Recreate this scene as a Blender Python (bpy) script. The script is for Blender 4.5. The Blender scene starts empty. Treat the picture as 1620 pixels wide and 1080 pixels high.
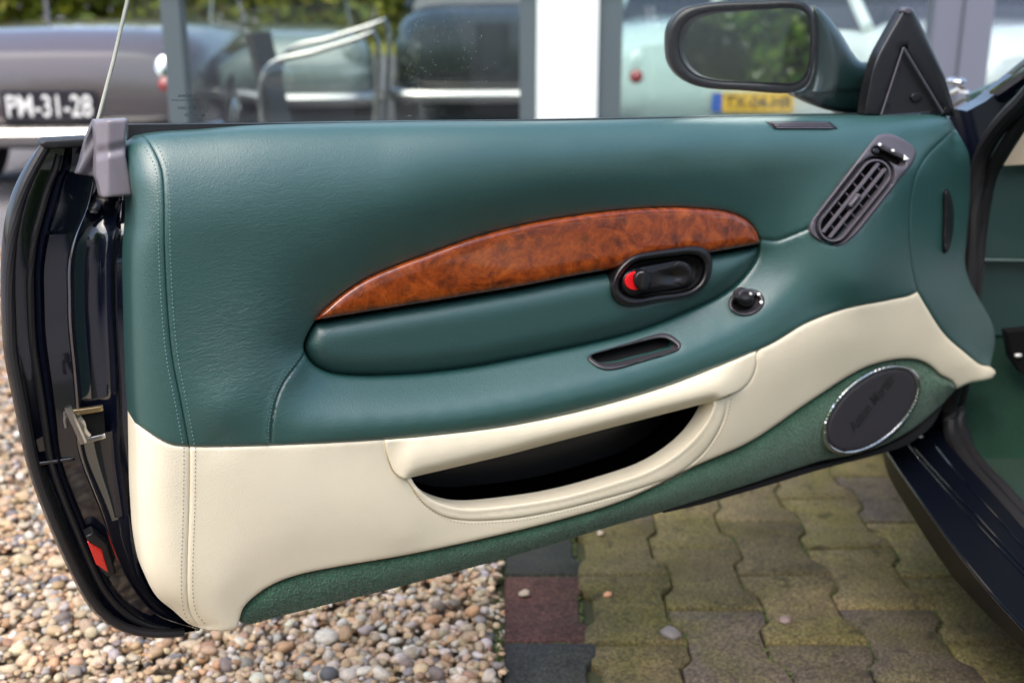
import bpy, math, random
import numpy as np
from mathutils import Vector, Matrix
from mathutils.geometry import delaunay_2d_cdt
random.seed(7); rng = np.random.default_rng(7)
S = bpy.context.scene; C = S.collection
R = math.radians

# ------------------------------------------------------------------ camera, sky, sun, exposure
PITCH = R(16.7); CAMH = 1.05; F = 1800.0
cam = bpy.data.cameras.new('camera'); camo = bpy.data.objects.new('camera', cam); C.objects.link(camo)
cam.sensor_width = 36; cam.sensor_fit = 'HORIZONTAL'; cam.lens = 40.0
cam.clip_start = 0.05; cam.clip_end = 600
camo.location = (0, 0, CAMH); camo.rotation_euler = (R(90) - PITCH, 0, 0)
cam.dof.use_dof = True; cam.dof.focus_distance = 1.38; cam.dof.aperture_fstop = 3.6
S.camera = camo
world = bpy.data.worlds.new('World'); S.world = world; world.use_nodes = True
wn = world.node_tree; bg = wn.nodes['Background']
sky = wn.nodes.new('ShaderNodeTexSky'); sky.sky_type = 'NISHITA'; sky.sun_disc = False
SUN_EL, SUN_AZ = 60.0, 210.0          # azimuth measured clockwise from +Y
sky.sun_elevation = R(SUN_EL); sky.sun_rotation = R(SUN_AZ); sky.altitude = 20; sky.air_density = 1.0; sky.dust_density = 4.0; sky.ozone_density = 1.0
wn.links.new(sky.outputs[0], bg.inputs[0]); bg.inputs[1].default_value = 0.15
sl = bpy.data.lights.new('sun', 'SUN'); sl.energy = 1.5; sl.angle = R(75); sl.color = (1, .955, .9)
so = bpy.data.objects.new('sun', sl); C.objects.link(so)
d = Vector((math.sin(R(SUN_AZ)) * math.cos(R(SUN_EL)), math.cos(R(SUN_AZ)) * math.cos(R(SUN_EL)), math.sin(R(SUN_EL))))
so.rotation_euler = d.to_track_quat('Z', 'Y').to_euler(); so.location = (0, 0, 10)
S.view_settings.view_transform = 'Standard'; S.view_settings.look = 'None'
S.view_settings.exposure = 1.2; S.view_settings.gamma = 1; S.view_settings.use_curve_mapping = False
S.cycles.use_denoising = True; S.cycles.max_bounces = 10; S.cycles.transparent_max_bounces = 12
S.cycles.caustics_reflective = False; S.cycles.caustics_refractive = False
S.cycles.sample_clamp_indirect = 6

# ------------------------------------------------------------------ measuring helpers: photo pixel -> point on a real plane
CO = np.array([0, 0, CAMH]); FW = np.array([0, math.cos(PITCH), -math.sin(PITCH)]); UP = np.array([0, math.sin(PITCH), math.cos(PITCH)])
def rays(p):
    p = np.atleast_2d(np.asarray(p, float))
    return FW[None] + ((p[:, 0:1] - 810) / F) * np.array([[1., 0, 0]]) + ((540 - p[:, 1:2]) / F) * UP[None]
DA = R(27.9); DN = np.array([math.sin(DA), -math.cos(DA), 0]); DU = np.array([math.cos(DA), math.sin(DA), 0]); DP = np.array([-.43, 1.24, .6])
def onplane(p, n, c):                       # n.P = c (c may be an array)
    r = rays(p); t = (c - CO @ n) / (r @ n); return CO[None] + r * np.reshape(t, (-1, 1))
def PD(p, w): return onplane(p, DN, DP @ DN + np.asarray(w, float))     # door plane, w metres proud of it
def PX(p, X): return onplane(p, np.array([1., 0, 0]), X)
def PY(p, Y): return onplane(p, np.array([0, 1., 0]), Y)
def PZ(p, Z): return onplane(p, np.array([0, 0, 1.]), Z)

# ------------------------------------------------------------------ object helpers
def mesh_obj(name, verts, faces, mat, parent=None, smooth=True, sharp=35, **props):
    me = bpy.data.meshes.new(name)
    me.from_pydata([tuple(map(float, v)) for v in verts], [], [tuple(int(i) for i in f) for f in faces])
    me.update()
    return link_mesh(name, me, mat, parent, smooth, sharp, **props)
def link_mesh(name, me, mat, parent=None, smooth=True, sharp=35, **props):
    if mat: me.materials.append(mat)
    if smooth:
        me.polygons.foreach_set('use_smooth', [True] * len(me.polygons))
        me.set_sharp_from_angle(angle=R(sharp))
    o = bpy.data.objects.new(name, me); C.objects.link(o)
    if parent: o.parent = parent
    for k, v in props.items(): o[k] = v
    return o
def thing(name, label, cat, loc=(0, 0, 0), rz=0, group=None):
    o = bpy.data.objects.new(name, None); C.objects.link(o); o.empty_display_size = .1
    o.location = loc; o.rotation_euler = (0, 0, rz); o['label'] = label; o['category'] = cat
    if group: o['group'] = group
    return o
class MB:
    def __init__(s): s.v = []; s.f = []
    def add(s, v, f):
        n = len(s.v); s.v += [tuple(map(float, a)) for a in v]; s.f += [tuple(n + int(i) for i in q) for q in f]; return s
    def box(s, x0, x1, y0, y1, z0, z1):
        v = [(x, y, z) for x in (x0, x1) for y in (y0, y1) for z in (z0, z1)]
        return s.add(v, [(0, 1, 3, 2), (4, 6, 7, 5), (0, 4, 5, 1), (2, 3, 7, 6), (0, 2, 6, 4), (1, 5, 7, 3)])
    def tube(s, pts, r, n=10, closed=False):
        pts = [np.asarray(p, float) for p in pts]; m = len(pts); rr = r if hasattr(r, '__len__') else [r] * m
        v = []; f = []; ref = np.array([0.13, .21, .97])
        for i in range(m):
            a = pts[(i - 1) % m] if closed or i > 0 else pts[i]; b = pts[(i + 1) % m] if closed or i < m - 1 else pts[i]
            t = b - a; t = t / (np.linalg.norm(t) + 1e-12); x = np.cross(ref, t); x /= (np.linalg.norm(x) + 1e-12); y = np.cross(t, x)
            for k in range(n):
                q = 2 * math.pi * k / n; v.append(pts[i] + rr[i] * (math.cos(q) * x + math.sin(q) * y))
        for i in range(m if closed else m - 1):
            for k in range(n):
                a = i * n + k; b = i * n + (k + 1) % n; j = ((i + 1) % m) * n
                f.append((a, b, j + (k + 1) % n, j + k))
        if not closed: f.append(tuple(range(n))[::-1]); f.append(tuple((m - 1) * n + k for k in range(n)))
        return s.add(v, f)
    def ell(s, c, r, rot=None, nu=14, nv=8):
        v = []; f = []
        for j in range(nv + 1):
            th = math.pi * j / nv
            for i in range(nu):
                q = 2 * math.pi * i / nu; p = np.array([math.sin(th) * math.cos(q) * r[0], math.sin(th) * math.sin(q) * r[1], math.cos(th) * r[2]])
                if rot is not None: p = rot @ p
                v.append(np.asarray(c) + p)
        for j in range(nv):
            for i in range(nu): f.append((j * nu + i, (j + 1) * nu + i, (j + 1) * nu + (i + 1) % nu, j * nu + (i + 1) % nu))
        return s.add(v, f)
    def obj(s, name, mat, parent=None, **k): return mesh_obj(name, s.v, s.f, mat, parent, **k)
def spline(pts, step, closed=False):
    """Catmull-Rom through pts, resampled at about `step`."""
    P = np.asarray(pts, float); n = len(P); out = []
    rngi = range(n if closed else n - 1)
    for i in rngi:
        p1, p2 = P[i], P[(i + 1) % n]
        p0 = P[i - 1] if (closed or i > 0) else 2 * p1 - p2
        p3 = P[(i + 2) % n] if (closed or i < n - 2) else 2 * p2 - p1
        d01, d12, d23 = [max(np.linalg.norm(a - b) ** .5, 1e-6) for a, b in ((p0, p1), (p1, p2), (p2, p3))]
        k = max(1, int(round(np.linalg.norm(p2 - p1) / step)))
        m1 = (p1 - p0) / d01 - (p2 - p0) / (d01 + d12) + (p2 - p1) / d12; m2 = (p2 - p1) / d12 - (p3 - p1) / (d12 + d23) + (p3 - p2) / d23
        m1 *= d12; m2 *= d12
        for j in range(k):
            t = j / k; out.append((2 * t**3 - 3 * t**2 + 1) * p1 + (t**3 - 2 * t**2 + t) * m1 + (-2 * t**3 + 3 * t**2) * p2 + (t**3 - t**2) * m2)
    if not closed: out.append(P[-1])
    return np.array(out)
def lin(pts, step, closed=True):
    P = np.asarray(pts, float); out = []; n = len(P)
    for i in range(n if closed else n - 1):
        a, b = P[i], P[(i + 1) % n]; k = max(1, int(round(np.linalg.norm(b - a) / step)))
        out += [a + (b - a) * j / k for j in range(k)]
    if not closed: out.append(P[-1])
    return np.array(out)
def inside(p, poly):
    x, y = p[:, 0], p[:, 1]; c = np.zeros(len(p), bool); q = np.roll(poly, -1, 0)
    for (x1, y1), (x2, y2) in zip(poly, q):
        if y1 == y2: continue
        m = ((y1 > y) != (y2 > y)) & (x < (x2 - x1) * (y - y1) / (y2 - y1) + x1); c ^= m
    return c
def pdist(p, line, closed=True):
    p = np.asarray(p, float); a = line if closed else line[:-1]; b = np.roll(line, -1, 0) if closed else line[1:]
    best = np.full(len(p), 1e9); d = b - a; L = np.maximum((d**2).sum(1), 1e-9)
    for i in range(0, len(p), 3000):
        q = p[i:i + 3000, None, :] - a[None]; t = np.clip((q * d[None]).sum(2) / L[None], 0, 1)
        best[i:i + 3000] = np.sqrt(((q - t[..., None] * d[None])**2).sum(2).min(1))
    return best
def offs(line, o, closed=True):
    """offset a polyline sideways by o (left of travel = +)."""
    a = np.roll(line, 1, 0); b = np.roll(line, -1, 0)
    if not closed: a[0] = line[0]; b[-1] = line[-1]
    t = b - a; t /= np.maximum(np.linalg.norm(t, axis=1, keepdims=True), 1e-9)
    return line + o * np.stack([-t[:, 1], t[:, 0]], 1)
def rect_ss(cx, cy, hx, hy, ang, e=2.0, n=48):
    out = []
    for i in range(n):
        q = 2 * math.pi * i / n; c, s_ = math.cos(q), math.sin(q)
        x = hx * abs(c)**(2 / e) * (1 if c > 0 else -1); y = hy * abs(s_)**(2 / e) * (1 if s_ > 0 else -1)
        out.append((cx + x * math.cos(ang) - y * math.sin(ang), cy + x * math.sin(ang) + y * math.cos(ang)))
    return np.array(out)
def stadium(ax, ay, bx, by, r, n=14):
    a = np.array([ax, ay], float); b = np.array([bx, by], float); t = math.atan2(by - ay, bx - ax); out = []
    for k in range(n + 1): q = t + math.pi / 2 + math.pi * k / n; out.append(a + r * np.array([math.cos(q), math.sin(q)]))
    for k in range(n + 1): q = t - math.pi / 2 + math.pi * k / n; out.append(b + r * np.array([math.cos(q), math.sin(q)]))
    return np.array(out)
def fill(name, poly, wf, mat, parent=None, step=9, er=0, ed=0., skirt=.02, holes=(), extra=None, P=PD, N=DN, rings=None, attr=None, **props):
    """A padded sheet over an outline: heights from wf, edges rolled over a radius er (px) by ed (m), sides run back by skirt."""
    loops = [poly] + list(holes); pts = []; edges = []
    for L in loops:
        n0 = len(pts); pts += [tuple(q) for q in L]; m = len(L); edges += [(n0 + i, n0 + (i + 1) % m) for i in range(m)]
    nb = len(pts)
    if rings is None: rings = [er * .12, er * .3, er * .55, er] if er else []
    allb = [L for L in loops]
    def bd(q): return np.min([pdist(q, L) for L in allb], axis=0)
    def ins(q):
        k = inside(q, poly)
        for h in holes: k &= ~inside(q, h)
        return k
    cand = []
    for L in loops:
        for o in rings:
            for sgn in (1, -1):
                q = offs(L, sgn * o); k = ins(q); q = q[k]
                if len(q): cand.append(q[bd(q) > o * .93])
    x0, y0 = poly.min(0); x1, y1 = poly.max(0); gy = np.arange(y0 + step * .5, y1, step * .866)
    g = np.array([(x + (step / 2 if j % 2 else 0), y) for j, y in enumerate(gy) for x in np.arange(x0 + step * .5, x1, step)])
    if len(g):
        g = g[ins(g)]
        if len(g): g = g[bd(g) > max(er * 1.15, step * .5)]
        if len(g) and extra is not None and len(extra): g = g[pdist(g, extra, False) > 0] if False else g
        if len(g): cand.append(g)
    if extra is not None and len(extra):
        e = extra[ins(extra)]; cand.append(e[bd(e) > 2])
    if cand: pts += [tuple(q) for q in np.concatenate(cand)]
    vo, eo, fo, *_ = delaunay_2d_cdt([Vector(p) for p in pts], edges, [], 0, 1e-4)
    V = np.array([(v.x, v.y) for v in vo]); T = np.array([f for f in fo if len(f) == 3])
    cen = V[T].mean(1); T = T[ins(cen)]
    D = bd(V); D[D < 1e-3] = 0; w = np.asarray(wf(V), float) * np.ones(len(V))
    if er:
        s_ = np.clip(1 - D / er, 0, 1); w = w - ed * (1 - np.sqrt(np.maximum(1 - s_**2, 0)))
    P3 = P(V, w)
    # outward facing triangles (towards the camera side)
    a, b, c = P3[T[:, 0]], P3[T[:, 1]], P3[T[:, 2]]; nn = np.cross(b - a, c - a); vis = ((CO[None] - a) * nn).sum(1)
    T[vis < 0] = T[vis < 0][:, ::-1]
    verts = list(P3); faces = [tuple(t) for t in T]
    if skirt:
        cnt = {}
        for t in T:
            for i in range(3):
                e = (t[i], t[(i + 1) % 3]); k = (min(e), max(e)); cnt.setdefault(k, []).append(e)
        m = {}
        for k, es in cnt.items():
            if len(es) == 1:
                a_, b_ = es[0]
                for q in (a_, b_):
                    if q not in m: m[q] = len(verts); verts.append(P3[q] - N * skirt)
                faces.append((b_, a_, m[a_], m[b_]))
    o = mesh_obj(name, verts, faces, mat, parent, sharp=50, **props)
    if attr is not None:
        at = o.data.attributes.new('mask', 'FLOAT', 'POINT'); vals = np.zeros(len(verts)); vals[:len(V)] = attr(V); at.data.foreach_set('value', vals)
    return o
def loft(name, rails, mat, parent=None, n=70, closed_tube=False, **k):
    rs = []
    for r in rails:
        r = np.asarray(r, float); s_ = spline(r, .004); d_ = np.r_[0, np.cumsum(np.linalg.norm(np.diff(s_, axis=0), axis=1))]
        t = np.linspace(0, d_[-1], n); rs.append(np.stack([np.interp(t, d_, s_[:, i]) for i in range(3)], 1))
    V = np.concatenate(rs); f = []
    for i in range(len(rs) - 1):
        for j in range(n - 1): f.append((i * n + j, (i + 1) * n + j, (i + 1) * n + j + 1, i * n + j + 1))
    return mesh_obj(name, V, f, mat, parent, **k)
_fc = {}
def text_pts(s, shear=0):
    cu = bpy.data.curves.new('lettering', 'FONT'); cu.body = s; cu.size = 1; cu.resolution_u = 3; cu.shear = shear; cu.offset = 0.012
    o = bpy.data.objects.new('lettering', cu); C.objects.link(o); dg = bpy.context.evaluated_depsgraph_get(); me = o.evaluated_get(dg).to_mesh()
    V = np.array([v.co[:] for v in me.vertices]); Fs = [tuple(p.vertices) for p in me.polygons]
    o.evaluated_get(dg).to_mesh_clear(); C.objects.unlink(o); bpy.data.objects.remove(o)
    return V, Fs

# ------------------------------------------------------------------ materials
def mat(name, col, rough=.5, metal=0., spec=.5, coat=0., coat_r=.03, sheen=0.):
    m = bpy.data.materials.new(name); m.use_nodes = True; b = m.node_tree.nodes['Principled BSDF']
    b.inputs['Base Color'].default_value = (*col, 1); b.inputs['Roughness'].default_value = rough; b.inputs['Metallic'].default_value = metal
    b.inputs['Specular IOR Level'].default_value = spec; b.inputs['Coat Weight'].default_value = coat; b.inputs['Coat Roughness'].default_value = coat_r
    if sheen: b.inputs['Sheen Weight'].default_value = sheen; b.inputs['Sheen Roughness'].default_value = .6
    return m
def nd(m, t, **k):
    n = m.node_tree.nodes.new('ShaderNode' + t)
    for a, v in k.items():
        if isinstance(a, str) and a.startswith('i_'): n.inputs[a[2:].replace('_', ' ')].default_value = v
        else: setattr(n, a, v)
    return n
def lk(m, a, b): m.node_tree.links.new(a, b)
def pb(m): return m.node_tree.nodes['Principled BSDF']
def ocoord(m): return nd(m, 'TexCoord').outputs['Object']
def noise(m, vec, scale, detail=4, rough=.55, dist=0., sc3=None):
    if sc3:
        mp = nd(m, 'Mapping'); mp.inputs['Scale'].default_value = sc3; lk(m, vec, mp.inputs[0]); vec = mp.outputs[0]
    n = nd(m, 'TexNoise'); n.inputs['Scale'].default_value = scale; n.inputs['Detail'].default_value = detail; n.inputs['Roughness'].default_value = rough; n.inputs['Distortion'].default_value = dist
    lk(m, vec, n.inputs['Vector']); return n.outputs['Fac']
def ramp(m, fac, stops, interp='LINEAR'):
    r = nd(m, 'ValToRGB'); r.color_ramp.interpolation = interp; e = r.color_ramp.elements
    while len(e) < len(stops): e.new(.5)
    for q, (p, c) in zip(e, stops): q.position = p; q.color = (*c, 1) if len(c) == 3 else c
    lk(m, fac, r.inputs[0]); return r.outputs[0]
def bump(m, h, strength, dist, prev=None, sock='Normal'):
    b = nd(m, 'Bump'); b.inputs['Strength'].default_value = strength; b.inputs['Distance'].default_value = dist; lk(m, h, b.inputs['Height'])
    if prev: lk(m, prev, b.inputs['Normal'])
    if sock: lk(m, b.outputs[0], pb(m).inputs[sock])
    return b.outputs[0]
def mixc(m, fac, a, b, mode='MIX'):
    n = nd(m, 'Mix', data_type='RGBA', blend_type=mode)
    for s_, v in (('Factor', fac), ('A', a), ('B', b)):
        sk = [q for q in n.inputs if q.name == s_ and (q.type == ('VALUE' if s_ == 'Factor' else 'RGBA'))][0]
        if isinstance(v, (tuple, list, float, int)): sk.default_value = v if s_ == 'Factor' else (*v, 1)
        else: lk(m, v, sk)
    return [q for q in n.outputs if q.type == 'RGBA'][0]
def mathn(m, op, a, b=None):
    n = nd(m, 'Math', operation=op)
    for i, v in enumerate((a, b)):
        if v is None: continue
        if isinstance(v, (float, int)): n.inputs[i].default_value = v
        else: lk(m, v, n.inputs[i])
    return n.outputs[0]

def leather(name, col, rough, wrinkle=True):
    m = mat(name, col, rough, spec=.85, coat=.8 if col[0] < .1 else .1, coat_r=.4); oc = ocoord(m)
    n = noise(m, oc, 5, 4); lk(m, mixc(m, n, tuple(c * .88 for c in col), tuple(min(1, c * 1.1) for c in col)), pb(m).inputs['Base Color'])
    v = nd(m, 'TexVoronoi'); v.inputs['Scale'].default_value = 620; lk(m, oc, v.inputs['Vector'])
    f = noise(m, oc, 900, 3); h = mathn(m, 'ADD', v.outputs['Distance'], mathn(m, 'MULTIPLY', f, .8))
    b = bump(m, h, .38, .0007, sock=None)
    s_ = noise(m, oc, 28, 5, .6); b = bump(m, s_, .16, .003, prev=b, sock=None if wrinkle else 'Normal')
    if wrinkle:
        at = nd(m, 'Attribute', attribute_name='mask'); mk_ = mathn(m, 'ADD', at.outputs['Fac'], .10)
        wv = noise(m, oc, 34, 6, .72, 1.4, sc3=(1, 1, 3.8)); wv2 = noise(m, oc, 70, 4, .7, 2., sc3=(1, 1, 2.6))
        hh = mathn(m, 'MULTIPLY', mathn(m, 'ADD', wv, mathn(m, 'MULTIPLY', wv2, .45)), mk_)
        bump(m, hh, .42, .0048, prev=b)
    return m
M = {}
M['green'] = leather('green_leather', (.0135, .067, .061), .4)
M['green2'] = leather('green_leather_pad', (.0125, .058, .055), .46, False); pb(M['green2']).inputs['Coat Weight'].default_value = .35
M['cream'] = leather('cream_leather', (.80, .73, .56), .47, False)
M['thread_g'] = mat('green_thread', (.15, .29, .28), .7)
M['thread_c'] = mat('cream_thread', (.33, .28, .2), .7)
M['black'] = mat('black_plastic', (.009, .009, .0105), .33); bump(M['black'], noise(M['black'], ocoord(M['black']), 900, 2), .15, .0005)
M['grey'] = mat('grey_plastic', (.085, .078, .095), .36); bump(M['grey'], noise(M['grey'], ocoord(M['grey']), 1100, 2), .2, .0005)
M['grey2'] = mat('dark_grey_plastic', (.04, .038, .045), .34)
M['rubber'] = mat('rubber_seal', (.012, .0115, .013), .46); bump(M['rubber'], noise(M['rubber'], ocoord(M['rubber']), 60, 4), .2, .002)
M['felt'] = mat('black_felt', (.0010, .0010, .0012), 1., spec=0.)
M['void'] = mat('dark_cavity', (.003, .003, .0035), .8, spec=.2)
M['chrome'] = mat('chrome', (.8, .8, .8), .08, 1.)
M['steel'] = mat('worn_steel', (.40, .39, .38), .28, 1.)
M['brass'] = mat('passivated_steel', (.36, .27, .15), .35, 1.)
M['red'] = mat('red_plastic', (.75, .01, .015), .35)
M['white'] = mat('white_print', (.75, .75, .75), .5)
m = M['paint'] = mat('navy_paint', (.0022, .0034, .009), .12, spec=.6, coat=1.); bump(m, noise(m, ocoord(m), 9, 2), .04, .01, sock='Normal')
m = M['lens'] = mat('red_reflector', (.55, .018, .01), .12, coat=1.)
v = nd(m, 'TexVoronoi'); v.inputs['Scale'].default_value = 420; lk(m, ocoord(m), v.inputs['Vector']); bump(m, v.outputs['Distance'], .35, .002)
m = M['wood'] = mat('burr_walnut', (.3, .08, .02), .25, spec=.3, coat=1., coat_r=.02)
oc = ocoord(m)
n1 = noise(m, oc, 17, 7, .7, 2.6); n2 = noise(m, oc, 6, 4, .6, 1.2); n3 = noise(m, oc, 75, 4, .65, 2.)
c = ramp(m, n1, [(.25, (.02, .004, .002)), (.38, (.10, .016, .004)), (.5, (.25, .045, .006)), (.66, (.38, .085, .010)), (.8, (.20, .034, .005))])
c = mixc(m, ramp(m, n2, [(.35, (0, 0, 0)), (.7, (.55, .55, .55))]), c, (.29, .054, .007))
v = nd(m, 'TexVoronoi'); v.inputs['Scale'].default_value = 42; v.inputs['Randomness'].default_value = 1
mp = nd(m, 'Mapping'); lk(m, oc, mp.inputs[0]); vv = nd(m, 'VectorMath', operation='ADD'); nc = nd(m, 'TexNoise'); nc.inputs['Scale'].default_value = 40; nc.inputs['Detail'].default_value = 3; lk(m, oc, nc.inputs['Vector'])
vs = nd(m, 'VectorMath', operation='SCALE'); vs.inputs['Scale'].default_value = .03; lk(m, nc.outputs['Color'], vs.inputs[0]); lk(m, mp.outputs[0], vv.inputs[0]); lk(m, vs.outputs[0], vv.inputs[1]); lk(m, vv.outputs[0], v.inputs['Vector'])
c = mixc(m, ramp(m, v.outputs['Distance'], [(.0, (.85, .85, .85)), (.10, (.2, .2, .2)), (.17, (.7, .7, .7)), (.24, (.15, .15, .15)), (.31, (.4, .4, .4)), (.4, (0, 0, 0))]), c, (.045, .012, .005))
c = mixc(m, ramp(m, n3, [(.42, (0, 0, 0)), (.7, (.5, .5, .5))]), c, (.09, .02, .006))
lk(m, c, pb(m).inputs['Base Color'])
def carpet_mat(name, a, b_):
    m = mat(name, a, .95, spec=.15, sheen=.35); oc = ocoord(m)
    n = noise(m, oc, 260, 3, .7); n2 = noise(m, oc, 22, 4)
    lk(m, mixc(m, ramp(m, mathn(m, 'ADD', mathn(m, 'MULTIPLY', n, .7), mathn(m, 'MULTIPLY', n2, .3)), [(.35, (0, 0, 0)), (.65, (1, 1, 1))]), a, b_), pb(m).inputs['Base Color'])
    bump(m, n, .8, .003); return m
M['carpet'] = carpet_mat('green_carpet', (.009, .050, .027), (.048, .165, .092))
M['carpet_shade'] = carpet_mat('green_carpet_shaded', (.003, .018, .010), (.008, .036, .022)); pb(M['carpet_shade']).inputs['Sheen Weight'].default_value = 0.05  # the green carpet again, its colour darkened for footwell shade
M['script'] = mat('speaker_script', (.012, .012, .014), .5)
M['speaker'] = mat('speaker_cloth', (.022, .02, .025), .62); v = nd(M['speaker'], 'TexVoronoi'); v.inputs['Scale'].default_value = 500; lk(M['speaker'], ocoord(M['speaker']), v.inputs['Vector']); bump(M['speaker'], v.outputs['Distance'], .3, .001)
m = M['film'] = mat('grey_tape', (.3, .28, .31), .3, spec=.6); oc = ocoord(m)
bump(m, noise(m, oc, 12, 3, .5, .6), .25, .008); lk(m, mixc(m, noise(m, oc, 22, 5, .7, sc3=(1, 1, .2)), (.10, .09, .105), (.25, .23, .265)), pb(m).inputs['Base Color'])
M['mirror'] = mat('mirror_glass', (.82, .84, .84), .015, 1.)
m = M['glass'] = bpy.data.materials.new('clear_glass'); m.use_nodes = True; nt = m.node_tree; nt.nodes.remove(nt.nodes['Principled BSDF'])
tr = nd(m, 'BsdfTransparent'); tr.inputs[0].default_value = (.93, .96, .95, 1); gl = nd(m, 'BsdfGlossy'); gl.inputs['Roughness'].default_value = .01
gg = nd(m, 'NewGeometry'); dt = nd(m, 'VectorMath', operation='DOT_PRODUCT'); lk(m, gg.outputs['Incoming'], dt.inputs[0]); lk(m, gg.outputs['Normal'], dt.inputs[1])
fr = mathn(m, 'ADD', mathn(m, 'MULTIPLY', mathn(m, 'POWER', mathn(m, 'SUBTRACT', 1., mathn(m, 'ABSOLUTE', dt.outputs['Value'])), 5.), .95), .035); mx = nd(m, 'MixShader'); lk(m, fr, mx.inputs[0]); lk(m, tr.outputs[0], mx.inputs[1]); lk(m, gl.outputs[0], mx.inputs[2])
lk(m, mx.outputs[0], nt.nodes['Material Output'].inputs[0])
m = M['pane'] = M['glass'].copy(); m.name = 'coated_pane'
for q in m.node_tree.nodes:
    if q.type == 'MATH' and q.operation == 'ADD': q.inputs[1].default_value = .10
M['glass_edge'] = mat('ground_glass_edge', (.42, .42, .36), .35, spec=.8)
M['etch'] = mat('etched_mark', (.03, .045, .045), .8)
M['dust'] = mat('dust_speck', (.6, .6, .58), .8)

# ------------------------------------------------------------------ THE GROUND
def simple_plane(name, x0, x1, y0, y1, z, m, **k): return mesh_obj(name, [(x0, y0, z), (x1, y0, z), (x1, y1, z), (x0, y1, z)], [(0, 1, 2, 3)], m, None, smooth=False, kind='structure', **k)
m = M['yard'] = mat('yard_asphalt', (.13, .125, .13), .8); oc = ocoord(m)
lk(m, mixc(m, noise(m, oc, 1.2, 8, .65), (.085, .08, .085), (.2, .19, .2)), pb(m).inputs['Base Color']); bump(m, noise(m, oc, 60, 4), .5, .01)
simple_plane('ground', -250, 250, -250, 400, -.03, M['yard'])
m = M['verge'] = mat('verge_grass', (.16, .17, .03), .95, spec=.1); oc = ocoord(m); lk(m, mixc(m, noise(m, oc, 3, 8, .7), (.08, .12, .015), (.36, .3, .06)), pb(m).inputs['Base Color'])
simple_plane('grass_verge', -60, 60, 24, 60, -.02, M['verge'])
m = M['bed'] = mat('gravel_bed', (.12, .09, .065), .95); oc = ocoord(m)
lk(m, mixc(m, noise(m, oc, 80, 4, .7), (.10, .08, .06), (.30, .24, .17)), pb(m).inputs['Base Color']); bump(m, noise(m, oc, 90, 4), .8, .01)
simple_plane('gravel_ground', -4.5, -.03, -.5, 4.9, -.022, M['bed'])

# pebbles: one uncountable mass
def ico(sub):
    import bmesh
    b = bmesh.new(); bmesh.ops.create_icosphere(b, subdivisions=sub, radius=1); b.verts.ensure_lookup_table()
    v = np.array([q.co[:] for q in b.verts]); f = np.array([[x.index for x in q.verts] for q in b.faces]); b.free(); return v, f
PEB = np.array([(.58, .44, .28), (.66, .50, .34), (.50, .34, .20), (.62, .38, .22), (.52, .42, .30), (.60, .50, .38), (.42, .32, .21), (.66, .60, .52), (.36, .33, .31), (.50, .34, .22), (.24, .20, .18), (.46, .42, .40), (.55, .40, .27), (.17, .17, .19), (.62, .52, .36), (.40, .24, .16), (.72, .68, .62)])
PWT = np.array([12, 12, 9, 6, 12, 10, 9, 10, 5, 7, 4, 5, 7, 3, 7, 4, 7.]); PWT /= PWT.sum()
def pebble_mass(name, regions, **k):
    VV = []; FF = []; CC = []; off = 0
    for (x0, x1, y0, y1, n, sub, sz) in regions:
        bv, bf = ico(sub); nv = len(bv)
        c = np.stack([rng.uniform(x0, x1, n), rng.uniform(y0, y1, n), np.zeros(n)], 1)
        r = sz * np.clip(rng.lognormal(0, .33, n), .45, 2.1)
        c[:, 2] = rng.uniform(-.012, .012, n) - r * .1
        sc = r[:, None] * np.stack([rng.uniform(.75, 1.35, n), rng.uniform(.75, 1.2, n), rng.uniform(.5, .85, n)], 1)
        lump = 1 + .24 * np.sin(bv[None] @ rng.normal(0, 1.6, (n, 3, 3)).transpose(0, 2, 1) + rng.uniform(0, 6, (n, 1, 3))).mean(2) * 1.6
        P = bv[None] * lump[..., None] * sc[:, None]
        a = rng.uniform(0, 6.28, n); b = rng.normal(0, .35, n); ca, sa, cb, sb = np.cos(a), np.sin(a), np.cos(b), np.sin(b)
        Rm = np.zeros((n, 3, 3)); Rm[:, 0, 0] = ca; Rm[:, 0, 1] = -sa * cb; Rm[:, 0, 2] = sa * sb; Rm[:, 1, 0] = sa; Rm[:, 1, 1] = ca * cb; Rm[:, 1, 2] = -ca * sb; Rm[:, 2, 1] = sb; Rm[:, 2, 2] = cb
        P = np.einsum('nij,nvj->nvi', Rm, P) + c[:, None]
        col = PEB[rng.choice(len(PEB), n, p=PWT)] * rng.uniform(.60, .92, (n, 1)) * rng.uniform(.95, 1.05, (n, 3))
        VV.append(P.reshape(-1, 3)); FF.append((bf[None] + (np.arange(n) * nv)[:, None, None]).reshape(-1, 3) + off); off += n * nv
        CC.append(np.repeat(np.c_[np.clip(col, 0, 1), np.ones(n)], nv, 0))
    V = np.concatenate(VV).astype(np.float32); Fa = np.concatenate(FF).astype(np.int32); Cc = np.concatenate(CC).astype(np.float32)
    me = bpy.data.meshes.new(name); me.vertices.add(len(V)); me.vertices.foreach_set('co', V.ravel()); me.loops.add(Fa.size); me.loops.foreach_set('vertex_index', Fa.ravel())
    me.polygons.add(len(Fa)); me.polygons.foreach_set('loop_start', np.arange(0, Fa.size, 3, dtype=np.int32)); me.polygons.foreach_set('loop_total', np.full(len(Fa), 3, np.int32))
    me.update(); me.validate(); ca_ = me.color_attributes.new('tint', 'FLOAT_COLOR', 'POINT'); ca_.data.foreach_set('color', Cc.ravel())
    me.polygons.foreach_set('use_smooth', [True] * len(me.polygons)); me.materials.append(M['pebble'])
    o = bpy.data.objects.new(name, me); C.objects.link(o)
    for a_, b_ in k.items(): o[a_] = b_
    return o
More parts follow.
